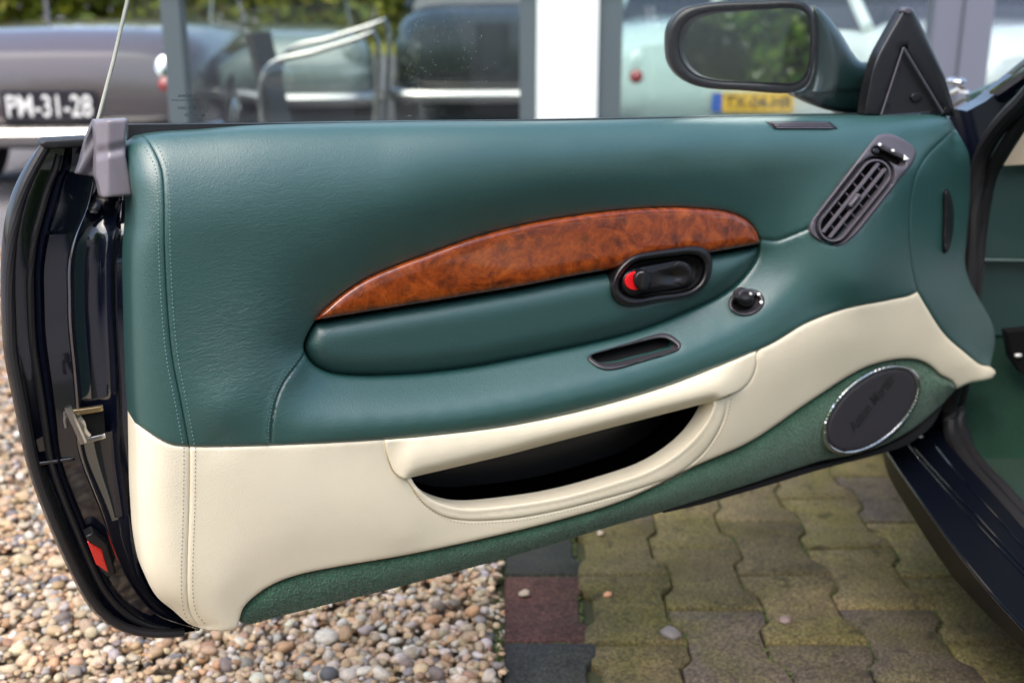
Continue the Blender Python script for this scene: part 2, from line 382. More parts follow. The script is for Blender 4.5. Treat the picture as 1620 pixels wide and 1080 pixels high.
m = M['pebble'] = mat('pebble', (.4, .3, .2), .6, spec=.4); at = nd(m, 'Attribute', attribute_name='tint'); oc = ocoord(m)
nn = ramp(m, noise(m, oc, 140, 5, .7), [(.3, (.72, .7, .68)), (.7, (1.1, 1.08, 1.05))]); lk(m, mixc(m, 1., at.outputs['Color'], nn, 'MULTIPLY'), pb(m).inputs['Base Color']); bump(m, noise(m, oc, 350, 3), .25, .002)
pebble_mass('gravel', [(-.04, -.012, 1.3, 3.0, 260, 2, .006), (-1.25, -.035, 1.25, 2.3, 12500, 2, .0074), (-1.9, -.035, 2.3, 3.6, 15000, 1, .0078), (-2.6, -.9, 3.6, 4.9, 9000, 1, .0085), (-3.3, -1.25, .3, 2.3, 9000, 1, .0085), (-1.25, -.035, .3, 1.25, 6000, 1, .0085)],
            kind='stuff', label='rounded beige, brown and grey pebbles covering the ground left of the paving', category='gravel')

# block paving: every paver its own piece
m = M['sand'] = mat('joint_sand', (.03, .028, .018), .95); oc = ocoord(m); lk(m, mixc(m, noise(m, oc, 30, 5, .7), (.014, .013, .009), (.05, .06, .02)), pb(m).inputs['Base Color'])
paving = mesh_obj('paving', [(-.03, -.5, -.018), (2.3, -.5, -.018), (2.3, 4.9, -.018), (-.03, 4.9, -.018)], [(0, 1, 2, 3)], M['sand'], None, smooth=False, kind='structure')
def paver_mat(name, lo, hi, moss):
    m = mat(name, lo, .85, spec=.3); tc = nd(m, 'TexCoord'); g = nd(m, 'NewGeometry'); oc = g.outputs['Position']; oi = nd(m, 'ObjectInfo')
    c = mixc(m, noise(m, oc, 9, 8, .72), lo, hi)
    c = mixc(m, ramp(m, noise(m, oc, 3.2, 7, .7, .6), [(.42, (0, 0, 0)), (.66, (.85, .85, .85))]), c, moss)
    sp = ramp(m, noise(m, oc, 190, 4, .75), [(.36, (.35, .35, .35)), (.5, (1, 1, 1)), (.64, (2.1, 2.05, 1.95))]); c = mixc(m, .9, c, sp, 'MULTIPLY')
    st = ramp(m, noise(m, oc, 17, 4, .6), [(.60, (1, 1, 1)), (.67, (.45, .46, .5))]); c = mixc(m, .9, c, st, 'MULTIPLY'); st = ramp(m, noise(m, oc, 5, 6, .7), [(.3, (.6, .58, .55)), (.5, (1, 1, 1)), (.72, (1.45, 1.36, 1.3))]); c = mixc(m, .9, c, st, 'MULTIPLY')
    hs = nd(m, 'HueSaturation'); mr = nd(m, 'MapRange'); lk(m, oi.outputs['Random'], mr.inputs[0]); mr.inputs[3].default_value = .78; mr.inputs[4].default_value = 1.2; lk(m, mr.outputs[0], hs.inputs['Value']); lk(m, c, hs.inputs['Color']); lk(m, hs.outputs[0], pb(m).inputs['Base Color'])
    b = bump(m, noise(m, oc, 220, 4, .7), .6, .0025, sock=None); bump(m, noise(m, oc, 25, 5, .6), .5, .008, prev=b); return m
M['pav_y'] = paver_mat('mossy_yellow_paver', (.066, .054, .028), (.130, .106, .052), (.080, .076, .014))
M['pav_g'] = paver_mat('brown_grey_paver', (.052, .042, .034), (.095, .078, .062), (.075, .07, .02))
M['pav_r'] = paver_mat('dark_red_paver', (.035, .017, .014), (.066, .031, .026), (.05, .032, .02))
M['pav_d'] = paver_mat('charcoal_paver', (.016, .018, .018), (.04, .042, .04), (.028, .034, .018))
CP, RP, AMP, GAP = .1545, .236, .0105, .0032
def wave(t):   # t in paver lengths from the paver's middle; + = wide
    t = abs(t); return 1 if t > .31 else (-1 if t < .19 else -1 + 2 * (t - .19) / .12)
def paver_mesh(kind, seed):
    rr = random.Random(seed); ts = [-.5, -.31, -.25, -.19, 0, .19, .25, .31, .5]
    hl = RP - GAP; L = []; Rr = []
    for t in ts:
        wv_ = AMP * wave(t); wx = CP / 2 - GAP / 2 + wv_
        Rr.append((wx + rr.gauss(0, .0007), t * hl + rr.gauss(0, .0005)))
        L.append(((-wx if kind == 'full' else -CP / 2 + .006) + rr.gauss(0, .0007), t * hl + rr.gauss(0, .0005)))
    loop = Rr + L[::-1]; n = len(loop); cx_ = sum(p[0] for p in loop) / n
    def ring(inset, z):
        A = np.array(loop); q = offs(A, inset); return [(x, y, z) for x, y in q]
    v = ring(0, -.06) + ring(0, -.0075) + ring(.0022, -.0022) + ring(.006, 0)
    f = [(k * n + i, k * n + (i + 1) % n, (k + 1) * n + (i + 1) % n, (k + 1) * n + i) for k in range(3) for i in range(n)]
    # top as strips
    b = 3 * n
    for i in range(len(ts) - 1): f.append((b + i, b + i + 1, b + n - 2 - i, b + n - 1 - i))
    me = bpy.data.meshes.new('paver'); me.from_pydata(v, [], f); me.update(); me.polygons.foreach_set('use_smooth', [True] * len(me.polygons)); me.set_sharp_from_angle(angle=R(50)); return me
pm = {}
for kind in ('full', 'edge'):
    for s_ in range(4):
        for mk in ('pav_y', 'pav_g', 'pav_r', 'pav_d'):
            if kind == 'full' and mk in ('pav_r', 'pav_d'): continue
            me = paver_mesh(kind, s_); me.materials.append(M[mk]); pm[kind, s_, mk] = me
Y0 = float(PZ([(1100, 1016)], 0)[0, 1]); X0 = -.02
joints = []
for ci in range(13):
    xc = X0 + CP * (ci + .5)
    for ri in range(-4, 13):
        yc = Y0 + RP * (ri + .5) + (RP / 2 if ci % 2 == 0 and ci > 0 else 0)
        if ci == 0: yc = Y0 + RP * (ri + .5) + .004
        if ci == 1: pass
        if ci == 0: mk = {0: 'pav_r', 1: 'pav_d', -1: 'pav_d'}.get(ri, random.choice(['pav_d', 'pav_r', 'pav_d']))
        else: mk = 'pav_y' if random.random() < .62 else 'pav_g'
        kind = 'edge' if ci == 0 else 'full'
        me = pm[kind, random.randrange(4), mk]; o = bpy.data.objects.new('paver', me); C.objects.link(o); o.parent = paving
        o.location = (xc, yc + random.gauss(0, .001), random.uniform(-.003, .002)); o.rotation_euler = (random.gauss(0, .008), random.gauss(0, .008), random.gauss(0, .004))
        joints.append((xc, yc))
# moss growing in the joints
m = M['moss'] = mat('moss', (.07, .11, .03), .95, spec=.1); oc = ocoord(m); lk(m, mixc(m, noise(m, oc, 40, 4, .7), (.02, .04, .012), (.11, .14, .05)), pb(m).inputs['Base Color'])
bv, bf = ico(1); VV = []; FF = []; off = 0
def tuft(x, y, r):
    global off
    k = 1 + rng.normal(0, .22, (len(bv), 1)); VV.append(bv * k * np.array([r, r * rng.uniform(.8, 1.5), r * .55]) + np.array([x, y, -.006 + r * .1])); FF.append(bf + off); off += len(bv)
for (xc, yc) in joints:
    if yc > 3.4 or yc < 1.2: continue
    for side in (1, -1):
        for q in range(64):
            t = random.uniform(-.5, .5)
            nz = math.sin(xc * 31 + yc * 17 + t * 9) + math.sin(yc * 53 + t * 5 + xc * 7)
            if nz > (.35 if xc > .12 else -1.1):
                tuft(xc + side * (CP / 2 + AMP * wave(t)) + random.gauss(0, .0022), yc + t * RP, random.uniform(.0012, .0034))
    if xc < .1 :
        for q in range(60): tuft(xc + random.uniform(-.07, .07), yc + RP / 2 + random.gauss(0, .002), random.uniform(.0012, .0036))
for q in range(1500):
    y_ = random.uniform(1.3, 3.2)
    if math.sin(y_ * 23) + math.sin(y_ * 61 + 1) > -.1: tuft(-.024 + random.gauss(0, .006), y_, random.uniform(.001, .0028))
mesh_obj('moss', np.concatenate(VV), np.concatenate(FF), M['moss'], None, kind='stuff', label='bright green moss growing in the joints between the paving blocks', category='moss')
# single pebbles lying on the paving
M['peb1'] = mat('pale_pebble', (.42, .34, .25), .6); M['peb2'] = mat('orange_pebble', (.55, .27, .14), .6); M['peb3'] = mat('grey_pebble', (.15, .135, .125), .6); M['peb4'] = mat('pinkish_pebble', (.19, .14, .125), .6)
for (px, py, r, mk, lab) in [(830, 938, .009, 'peb1', 'pale beige pebble lying on the dark red edge paver'), (962, 940, .007, 'peb2', 'small orange pebble on the mossy brown paving beside the red paver'),
                             (1061, 1001, .015, 'peb3', 'flat grey pebble lying on the paving near the bottom of the picture'), (1242, 980, .010, 'peb4', 'dull pinkish pebble on the yellow mossy paver, right of the flat grey one'),
                             (950, 843, .007, 'peb1', 'white chip of stone on the paving just under the carpeted door edge')]:
    p = PZ([(px, py)], .004)[0]; mb = MB(); k = MB().ell((0, 0, 0), (r * 1.25, r * 1.05, r * .6), nu=16, nv=10)
    vv = np.array(k.v); vv = vv * (1 + .07 * np.sin(vv[:, [1]] * 400 + px) + .05 * np.sin(vv[:, [0]] * 500))
    o = mesh_obj('pebble', vv, k.f, M[mk], None, label=lab, category='pebble', group='loose pebbles on the paving'); o.location = p; o.rotation_euler = (0, 0, px)

# ------------------------------------------------------------------ THE CAR (its open door fills the picture)
car = thing('sports_car', 'dark navy sports car with its green and cream leather lined door wide open', 'car', (1.0, 1.9, 0))
bpy.context.view_layer.update()
INV = None
def carry(o, par):     # keep world coordinates of geometry while parenting
    o.parent = par; o.matrix_parent_inverse = par.matrix_world.inverted() if par.parent is None else Matrix.Identity(4); return o
# geometry is authored in world metres, so the car's root offset is undone on its direct parts
def part(o): o.parent = car; o.matrix_parent_inverse = Matrix.Translation(Vector((-1.0, -1.9, 0))); return o

# --- door skin height field (metres proud of the door plane, measured over the picture of the door)
CT = []
def cp(*a): CT.extend(a)
for x, w_ in ((206, 31), (350, 36), (600, 36), (900, 32), (1050, 29), (1200, 26), (1330, 29), (1420, 25), (1482, 12), (1511, 0)):
    cp((x, 190, w_))
    if x < 1400: cp((x, 240, w_ - (1 if x < 1000 else 3)))
cp((1533, 246, -22), (1500, 240, -4))
cp((350, 330, 35), (350, 420, 33), (350, 520, 33), (430, 420, 32), (420, 500, 29), (455, 520, 20), (474, 535, 6), (474, 556, 5), (455, 575, 21), (470, 590, 22), (350, 600, 38), (350, 645, 45), (350, 675, 44), (350, 704, 38))
cp((500, 330, 34), (510, 400, 28), (510, 440, 18), (515, 470, 10), (495, 502, 5), (560, 440, 12), (583, 436, 5))
cp((620, 320, 33), (640, 370, 21), (650, 400, 9), (660, 404, 5), (750, 290, 31), (770, 325, 22), (780, 350, 11), (784, 362, 5))
cp((900, 270, 27), (905, 300, 19), (900, 325, 11), (900, 340, 5), (1050, 255, 21), (1050, 285, 16), (1050, 308, 10), (1060, 325, 5), (1170, 250, 20), (1170, 290, 15), (1170, 320, 9), (1180, 343, 5), (1203, 375, 5), (1228, 372, 9), (1240, 330, 14), (1230, 290, 17), (1290, 240, 23), (1290, 300, 23), (1262, 365, 20))
cp((262, 300, 33), (266, 450, 33), (272, 560, 34), (288, 650, 37), (210, 260, 32), (208, 400, 32), (207, 500, 32), (210, 600, 33), (214, 668, 35))
_A = spline([(492, 572), (522, 592), (559, 597), (645, 596), (738, 586), (830, 569), (923, 550), (983, 536), (1039, 518), (1094, 496), (1136, 476), (1166, 456), (1190, 430), (1205, 402)], 5)
_B = spline([(440, 704), (560, 698), (682, 689), (804, 674), (927, 648), (1049, 613), (1130, 582), (1220, 544), (1276, 511), (1310, 499)], 5)
for i in range(22):
    u = i / 21; pa = _A[int(u * (len(_A) - 1))]; pb_ = _B[int(u * (len(_B) - 1))]; am = .86 + .2 * math.sin(math.pi * min(u * 1.1, 1)); am *= 1 - .08 * u
    for k, w_ in ((0, 0), (.16, 13), (.32, 25), (.5, 37), (.66, 45), (.8, 48), (.92, 47), (1, 44)):
        q = pa + (pb_ - pa) * k; cp((q[0], q[1], w_ * (am if k < .95 else .95) + (4 * u if k > .4 else 0)))
cp((1360, 380, 49), (1415, 310, 42), (1440, 265, 34), (1336, 489, 43), (1406, 475, 37), (1450, 463, 29))
cp((1350, 450, 54), (1400, 400, 46), (1440, 340, 30), (1445, 420, 28), (1380, 240, 26), (1440, 222, 15))
cp((1470, 300, 12), (1530, 300, -38), (1465, 400, 17), (1500, 400, -5), (1528, 410, -36), (1500, 480, 6), (1540, 490, -18), (1569, 520, -34), (1530, 550, 3), (1565, 568, -22))
# cream
cp((300, 715, 38), (350, 725, 41), (450, 730, 42), (600, 720, 43), (600, 780, 41), (450, 850, 36), (350, 850, 35), (350, 930, 30), (350, 995, 18), (298, 800, 35), (297, 900, 31), (300, 960, 22), (216, 720, 35), (217, 800, 34), (221, 862, 31), (250, 944, 25), (302, 988, 18))
cp((378, 975, 16), (390, 930, 24), (474, 905, 24), (533, 893, 24), (640, 850, 34), (640, 876, 25), (740, 857, 25), (790, 845, 26), (881, 822, 25), (986, 790, 25), (1092, 739, 25), (1160, 690, 34), (1183, 699, 25), (1230, 669, 25), (1265, 644, 25), (1301, 620, 25), (1336, 597, 24), (1371, 579, 23), (1406, 569, 21), (1459, 570, 15), (1487, 591, 9))
cp((1220, 600, 41), (1300, 560, 40), (1350, 540, 37), (1430, 500, 30), (1430, 545, 24), (1490, 540, 13), (1540, 572, 6), (1566, 585, 0), (1530, 600, 2), (1510, 612, 2))
CT = np.array(CT, float)
def tps_fit(cx, lam=2.5e-3):
    X = cx[:, :2] / 400.; n = len(X); r2 = ((X[:, None] - X[None])**2).sum(2) + 1e-12; K = .5 * r2 * np.log(r2) + lam * np.eye(n)
    Pm = np.c_[np.ones(n), X]; A = np.block([[K, Pm], [Pm.T, np.zeros((3, 3))]]); s_ = np.linalg.solve(A, np.r_[cx[:, 2] / 1000., 0, 0, 0]); return X, s_
TX, TS = tps_fit(CT)
def W0(p):
    p = np.atleast_2d(np.asarray(p, float)) / 400.; out = np.zeros(len(p))
    for i in range(0, len(p), 4000):
        q = p[i:i + 4000]; r2 = ((q[:, None] - TX[None])**2).sum(2) + 1e-12
        out[i:i + 4000] = .5 * (r2 * np.log(r2)) @ TS[:-3] + TS[-3] + q @ TS[-2:]
    return out

# outlines (photo pixels)
def W(p):
    p = np.atleast_2d(np.asarray(p, float)); t = p[:, 1] - np.interp(p[:, 0], TOP_G[:, 0], TOP_G[:, 1]); rt = np.interp(p[:, 0], [200, 600, 900, 1300, 1500], [175, 155, 112, 80, 60]); s_ = np.clip(1 - t / rt, 0, 1)
    l = p[:, 0] - np.interp(p[:, 1], EDGE_L[:, 1], EDGE_L[:, 0]); u = np.clip(1 - l / 66, 0, 1)
    return W0(p) - .062 * (1 - np.sqrt(np.maximum(1 - s_**2.2, 0))) - .046 * (1 - np.sqrt(np.maximum(1 - u**2.2, 0)))

SEAM_G = spline([(222, 214), (229, 218), (242, 237), (255, 268), (259, 310), (260, 387), (265, 491), (273, 569), (286, 636), (299, 706)], 6)
SEAM_C = spline([(300, 706), (300, 740), (299, 806), (296, 900), (297, 948), (303, 973), (318, 993)], 6)
LEFT_G = spline([(206, 217), (200, 227), (202, 255), (204, 278), (210, 317), (210, 355), (205, 402), (206, 511), (210, 620), (213, 668)], 6)
TOP_G = spline([(222, 214), (260, 211), (319, 208), (400, 202), (560, 198), (848, 194), (1000, 191), (1200, 186), (1400, 183), (1482, 181), (1500, 186), (1511, 204)], 7)
CAP_L = spline([(1511, 204), (1488, 224), (1464, 249), (1448, 280), (1441, 315), (1438, 350), (1440, 400), (1445, 435), (1451, 461)], 6)
CB = spline([(299, 706), (330, 706.5), (430, 704), (560, 698), (682, 689), (804, 674), (927, 648), (1049, 613), (1130, 582), (1220, 544), (1276, 511), (1336, 489), (1406, 475), (1441, 467), (1451, 461)], 7)
CAP_R = spline([(1511, 204), (1524, 225), (1533, 246), (1534, 315), (1529, 380), (1527, 418), (1536, 449), (1555, 483), (1571, 515), (1574, 540), (1567, 578)], 6)
TIP = spline([(1451, 461), (1466, 487), (1494, 529), (1530, 561), (1551, 577), (1567, 580)], 6)
TIP2 = spline([(1567, 580), (1575, 588), (1570, 597), (1533, 606), (1514, 614)], 4)
CBOT = spline([(1514, 614), (1507, 603), (1487, 592), (1477, 582), (1459, 571), (1434, 567), (1406, 570), (1371, 580), (1336, 598), (1301, 621), (1265, 645), (1230, 670), (1183, 700), (1092, 740), (986, 791), (881, 823), (775, 849), (644, 877), (533, 896), (474, 908), (437, 921), (407, 939), (385, 961), (378, 982)], 7)
CBL = spline([(378, 982), (374, 993), (355, 998), (330, 996), (318, 993)], 5)
CLEFT = spline([(213, 668), (214, 720), (215, 780), (217, 817), (220, 861), (230, 910), (248, 943), (274, 965), (300, 987), (318, 993)], 6)
EDGE_L = np.array([q for q in list(LEFT_G) + list(CLEFT[1:]) if q[1] > 216 and q[1] < 990]); EDGE_L = EDGE_L[np.argsort(EDGE_L[:, 1])]
DIAG = spline([(213, 668), (250, 693), (272, 703), (299, 706)], 6)
CARB = spline([(378, 982), (388, 987), (440, 975), (496, 961), (607, 934), (718, 905), (845, 869), (951, 837), (1057, 805), (1162, 773), (1265, 739), (1301, 728), (1345, 720), (1389, 707), (1441, 680), (1477, 652), (1514, 614)], 7)
RECESS = spline([(500, 505), (522, 482), (550, 459), (583, 439), (630, 419), (676, 402), (722, 385), (784, 366), (861, 349), (956, 335), (1011, 330), (1067, 328), (1108, 330), (1150, 335), (1178, 346), (1194, 361), (1202, 380), (1201, 403), (1189, 425), (1164, 453), (1136, 472), (1094, 492), (1039, 515), (983, 533), (923, 547), (830, 566), (738, 583), (645, 593), (559, 595), (522, 590), (500, 580), (486, 565), (480, 547), (486, 528)], 6, True)
WLOW = spline([(1202, 386), (1122, 400), (1040, 414), (900, 438), (830, 452), (707, 473), (583, 493), (498, 507)], 8)
i1 = int(np.argmin(np.hypot(*(RECESS - (1202, 380)).T))); i0 = int(np.argmin(np.hypot(*(RECESS - (500, 505)).T)))
WOOD = np.concatenate([RECESS[i0:i1 + 1], WLOW])
INS = np.concatenate([RECESS[i1 + 1:], offs(WLOW, -1.5, False)[::-1]])
def cat(*a):
    out = [a[0]]
    for b in a[1:]: out.append(b[1:])
    r_ = np.concatenate(out)
    if np.hypot(*(r_[0] - r_[-1])) < 1: r_ = r_[:-1]
    return r_
SEAM2 = spline([(483, 560), (468, 580), (450, 605), (438, 632), (431, 665), (428, 704)], 5)
SEAM3 = spline([(1204, 379), (1228, 381), (1255, 372), (1284, 360)], 5)
def groove(p, line, wd, dp):
    d_ = pdist(p, line, False); return -dp * np.exp(-(d_ / wd)**2)
def Wg(p): return W(p) + groove(p, SEAM2, 2., .0022) + groove(p, SEAM3, 3., .0022) + .0014 * np.exp(-((pdist(p, offs(SEAM2, 5, False), False)) / 3.5)**2)

# --- door shell: shut face, flanges and backing
R0 = [(66, 226), (40, 262), (17, 310), (5, 365), (1, 430), (2, 500), (6, 560), (20, 632), (43, 738), (72, 820), (106, 897), (144, 964), (178, 993), (221, 1005), (270, 1004), (316, 997)]
R4 = [(140, 224), (146, 245), (150, 262), (144, 284), (135, 325), (115, 376), (106, 417), (106, 470), (107, 512), (114, 584), (119, 645), (121, 700), (129, 733), (159, 810), (183, 878), (217, 940), (250, 974), (316, 995)]
R7 = [(208, 205), (212, 240), (214, 262), (212, 300), (211, 330), (212, 355), (207, 402), (207, 460), (208, 511), (210, 560), (212, 620), (214, 680), (216, 740), (219, 805), (223, 861), (233, 910), (252, 943), (318, 994)]
def rail2(a, b, t, w):
    a = np.array(a, float); b = np.array(b, float)
    n_ = 60; A = spline(a, 3); B = spline(b, 3); A = A[np.linspace(0, len(A) - 1, n_).astype(int)]; B = B[np.linspace(0, len(B) - 1, n_).astype(int)]; q = A * (1 - t) + B * t
    k = np.clip((q[:, 1] - 300) / 70, 0, 1); return PD(q, w - .055 * (1 - k)**1.6)
def rail(a, b, t, w):
    if len(a) != len(b):
        A = spline(a, 3); B = spline(b, 3); a = A[np.linspace(0, len(A) - 1, 40).astype(int)]; b = B[np.linspace(0, len(B) - 1, 40).astype(int)]
    a = np.array(a, float)
    return _rail(a, b, t, w)
def _rail(a, b, t, w):
    a = np.array(a, float); b = np.array(b, float); return PD(a * (1 - t) + b * t, w)
door_shell = loft('door', [rail(R0, R4, .0, -.20), rail(R0, R4, 0., -.165), rail(R0, R4, .07, -.158), rail(R0, R4, .22, -.160), rail(R0, R4, .235, -.172), rail(R0, R4, .52, -.170), rail(R0, R4, .6, -.160), rail(R0, R4, .66, -.168), rail(R0, R4, 1.0, -.165), rail(R0, R4, 1.0, -.075),
                            rail(R4, R7, .06, -.068), rail(R4, R7, .13, -.074), rail2(R4, R7, .4, -.078), rail2(R4, R7, .62, -.070), rail2(R4, R7, .7, -.060), rail2(R4, R7, .76, -.066), rail2(R4, R7, 1.03, -.055), rail2(R4, R7, 1.12, -.08)], M['paint'], None, n=90, sharp=60)
part(door_shell)
# dark plate added behind the trim to block light leaks, and the black lower edge under the carpet
back = [(225, 240), (1480, 215), (1505, 300), (1525, 560), (1495, 640), (1395, 708), (1301, 738), (1162, 778), (951, 836), (607, 930), (385, 980), (300, 975), (240, 930), (225, 800), (225, 400)]
fill('backing_plate', lin(back, 30), lambda p: np.full(len(p), -.062), M['black'], door_shell, step=80, skirt=.09)
fill('sill_flange', cat(spline([(1050, 806), (1162, 776), (1265, 744), (1345, 724), (1392, 710), (1445, 684), (1490, 645)], 12), spline([(1490, 645), (1475, 672), (1440, 700), (1395, 717), (1300, 742), (1200, 772), (1100, 800), (1050, 811)], 12)), lambda p: np.full(len(p), -.022), M['rubber'], door_shell, step=25, skirt=.05)

# --- leather
def wr(p): return np.exp(-(((p[:, 0] - 395) / 105)**2 + ((p[:, 1] - 545) / 105)**2) ** 1.5) + .3 * np.exp(-(((p[:, 0] - 480) / 160)**2 + ((p[:, 1] - 330) / 90)**2) ** 1.5) + .25 * np.exp(-(((p[:, 0] - 480) / 60)**2 + ((p[:, 1] - 470) / 60)**2))
ex = np.concatenate([offs(SEAM2, o, False) for o in (0, 1.2, -1.2, 2.5, -2.5, 5, -5)] + [offs(SEAM3, o, False) for o in (0, 1.5, -1.5, 3, -3, 6, -6)])
TR = spline([(929, 566), (934, 561), (945, 557), (1000, 540), (1046, 527), (1058, 528), (1070, 535), (1078, 544), (1076, 551), (1062, 558), (1020, 571), (975, 584), (957, 585), (942, 579)], 4, True)
tcn = TR.mean(0); TI = tcn + (TR - tcn) * np.array([.93, .78])
AI = rect_ss(1181, 479, 22, 15, -.18, 2, 32)
VO = stadium(1319, 359, 1386, 276, 28.5); SLOT = stadium(1386, 239, 1426, 257.5, 6.6)
BEZ = spline([(966, 455), (970, 438), (982, 419), (1002, 404), (1035, 397), (1070, 392), (1099, 389), (1116, 393), (1126, 406), (1127, 425), (1120, 447), (1105, 464), (1086, 472), (1040, 479), (999, 486), (980, 481), (969, 470)], 4, True)
bc = BEZ.mean(0); BH = bc + (BEZ - bc) * .9
main_poly = cat(SEAM_G[::-1], TOP_G, CAP_L, CB[::-1])
fill('leather_panel', main_poly, Wg, M['green'], door_shell, step=8, er=7, ed=.003, skirt=.05, holes=[RECESS, TI, AI, VO, SLOT], extra=ex, attr=wr)
fill('end_panel', cat(LEFT_G, DIAG, SEAM_G[::-1], np.array([(222, 214), (213, 214.5), (206, 217)])), W, M['green'], door_shell, step=8, er=6, ed=.0025, skirt=.05, attr=lambda p: .0 * p[:, 0])
fill('front_panel', cat(CAP_R, TIP[::-1], CAP_L[::-1]), lambda p: W(p) - .002, M['green'], door_shell, step=8, er=6, ed=.003, skirt=.05, attr=lambda p: .0 * p[:, 0])
fill('padded_insert', INS, lambda p: -.012 + .0225 * (1 - (1 - np.clip(pdist(p, INS) / 42, 0, 1))**3), M['green2'], door_shell, step=8, er=9, ed=.006, skirt=.03, holes=[BH])
fill('wood_trim', WOOD, lambda p: .0105 + .003 * (1 - (1 - np.clip(pdist(p, WOOD) / 22, 0, 1))**3), M['wood'], door_shell, step=9, er=7, ed=.0075, skirt=.02, holes=[BH])
# --- cream
POCK = cat(lin([(650, 755), (804, 719), (967, 676), (1130, 634)], 7, False), spline([(1130, 634), (1126, 650), (1106, 683), (1073, 715), (1029, 742), (967, 764), (886, 786), (804, 799), (743, 804), (715, 801), (682, 789), (658, 768), (650, 755)], 6))
ROLL = cat(spline([(609, 696), (682, 689.5), (804, 674.5), (927, 649), (1049, 614), (1130, 583.5), (1196, 556)], 6), spline([(1196, 556), (1195, 580), (1187, 601), (1171, 617), (1150, 626), (1131, 634)], 5), lin([(1131, 634), (967, 676), (804, 719), (650, 755)], 7, False), spline([(650, 755), (640, 757), (627, 750), (617, 731), (611, 710), (609, 696)], 5))
LIP = cat(spline([(650, 755), (658, 768), (682, 789), (715, 801), (743, 804), (804, 799), (886, 786), (967, 764), (1029, 742), (1073, 715), (1106, 683), (1126, 650), (1130, 634)], 6), lin([(1130, 634), (1152, 626)], 6, False), spline([(1152, 626), (1142, 668), (1113, 715), (1072, 748), (1020, 769), (967, 785), (880, 807), (820, 818), (770, 822), (735, 822), (700, 815), (668, 793), (650, 768), (641, 757)], 6), lin([(641, 757), (650, 755)], 6, False))
hole = cat(lin([(612, 699), (650, 755)], 6, False)[:1], np.array([(612, 698.5)]))
CUT = cat(spline([(611, 699), (614, 725), (624, 748), (641, 757), (650, 768), (668, 793), (700, 815), (735, 822), (770, 822), (820, 818), (880, 807), (967, 785), (1020, 769), (1072, 748), (1113, 715), (1142, 668), (1152, 626), (1171, 617), (1187, 601), (1195, 580), (1195, 560)], 6))
a0 = int(np.argmin(np.hypot(*(CB - (1196, 555)).T))); a1 = int(np.argmin(np.hypot(*(CB - (609, 694)).T)))
cream_poly = cat(CB[:a1 + 1], CUT, CB[a0:], TIP, TIP2, CBOT, CBL, SEAM_C[::-1])
fill('cream_panel', cream_poly, lambda p: W(p) - .001, M['cream'], door_shell, step=8, er=6, ed=.0032, skirt=.045)
fill('cream_end_panel', cat(DIAG, SEAM_C, CLEFT[::-1]), lambda p: W(p) - .001, M['cream'], door_shell, step=8, er=6, ed=.003, skirt=.045)
MOUTH = lin([(650, 755), (804, 719), (967, 676), (1131, 634)], 10, False)
def rollw(p):
    t = pdist(p, CB, False); b = pdist(p, MOUTH, False); k = t / (t + b + 1e-6); e = np.minimum(np.clip((p[:, 0] - 612) / 45, 0, 1), np.clip((1194 - p[:, 0]) / 60, 0, 1)); e = e * e * (3 - 2 * e)
    inx = np.clip((p[:, 0] - 640) / 30, 0, 1) * np.clip((1150 - p[:, 0]) / 30, 0, 1)
    return W(p) + .0012 + .010 * e * np.sin(math.pi * np.clip(k, 0, 1) * .75) - .016 * inx * np.clip(1 - b / 13, 0, 1)**2
fill('pocket_roll', ROLL, rollw, M['cream'], door_shell, step=5, er=4, ed=.0022, skirt=.03)
def lipw(p): return .030 + .010 * np.exp(-pdist(p, offs(LIP, 0)) / 999) - .0012 * np.exp(-(pdist(p, POCK) - 9)**2 / 3.) + 0 * W(p)
WPL = lambda p: W(p) + .0012
fill('pocket_lip', LIP, lambda p: WPL(p) - .0010 * np.exp(-(pdist(p, POCK) - 8.5)**2 / 2.5) - .0003 * np.exp(-(pdist(p, POCK) - 12.5)**2 / 1.5), M['cream'], door_shell, step=3.2, er=5, ed=.0028, skirt=.03)
# pocket lining: a real recess
pf = PD(POCK, .018); pbk = PD(POCK, .018) - DN * .085; n = len(POCK)
mesh_obj('pocket_lining', list(pf) + list(pbk) + [pbk.mean(0)], [(i, (i + 1) % n, n + (i + 1) % n, n + i) for i in range(n)] + [(n + i, n + (i + 1) % n, 2 * n) for i in range(n)], M['felt'], door_shell)
# --- carpet strip with nap
CARP = cat(CBOT, CARB)
def CARPET_W(p):
    a = pdist(p, CBOT, False); b = pdist(p, CARB, False); k = a / (a + b + 1e-6)
    return .012 + .006 * np.sin(math.pi * np.clip(k, 0, 1) * .8) - .03 * k**2.4 - .014 * np.clip((p[:, 0] - 1400) / 115, 0, 1) - .012 * np.clip((430 - p[:, 0]) / 50, 0, 1)
SPK_C, SPK_A = (1379.5, 648), -math.atan2(117, 137)
SPKO = rect_ss(*SPK_C, 92, 52, SPK_A, 2.0, 72)
fill('carpet_trim', CARP, CARPET_W, M['carpet'], door_shell, step=4, er=8, ed=.007, skirt=.045)
q = np.stack([rng.uniform(375, 1515, 60000), rng.uniform(560, 990, 60000)], 1); q = q[inside(q, CARP)]; q = q[~inside(q, SPKO)]; q = q[pdist(q, CARP) > 1.2]
d_ = pdist(q, CARP); w_ = CARPET_W(q) - .007 * (1 - np.sqrt(np.maximum(1 - np.clip(1 - d_ / 8, 0, 1)**2, 0)))
cen = PD(q, w_); ov, of = ico(1)
ov = np.array([(1, 0, 0), (-1, 0, 0), (0, 1, 0), (0, -1, 0), (0, 0, 1), (0, 0, -1.)]); of = np.array([(0, 2, 4), (2, 1, 4), (1, 3, 4), (3, 0, 4), (2, 0, 5), (1, 2, 5), (3, 1, 5), (0, 3, 5)])
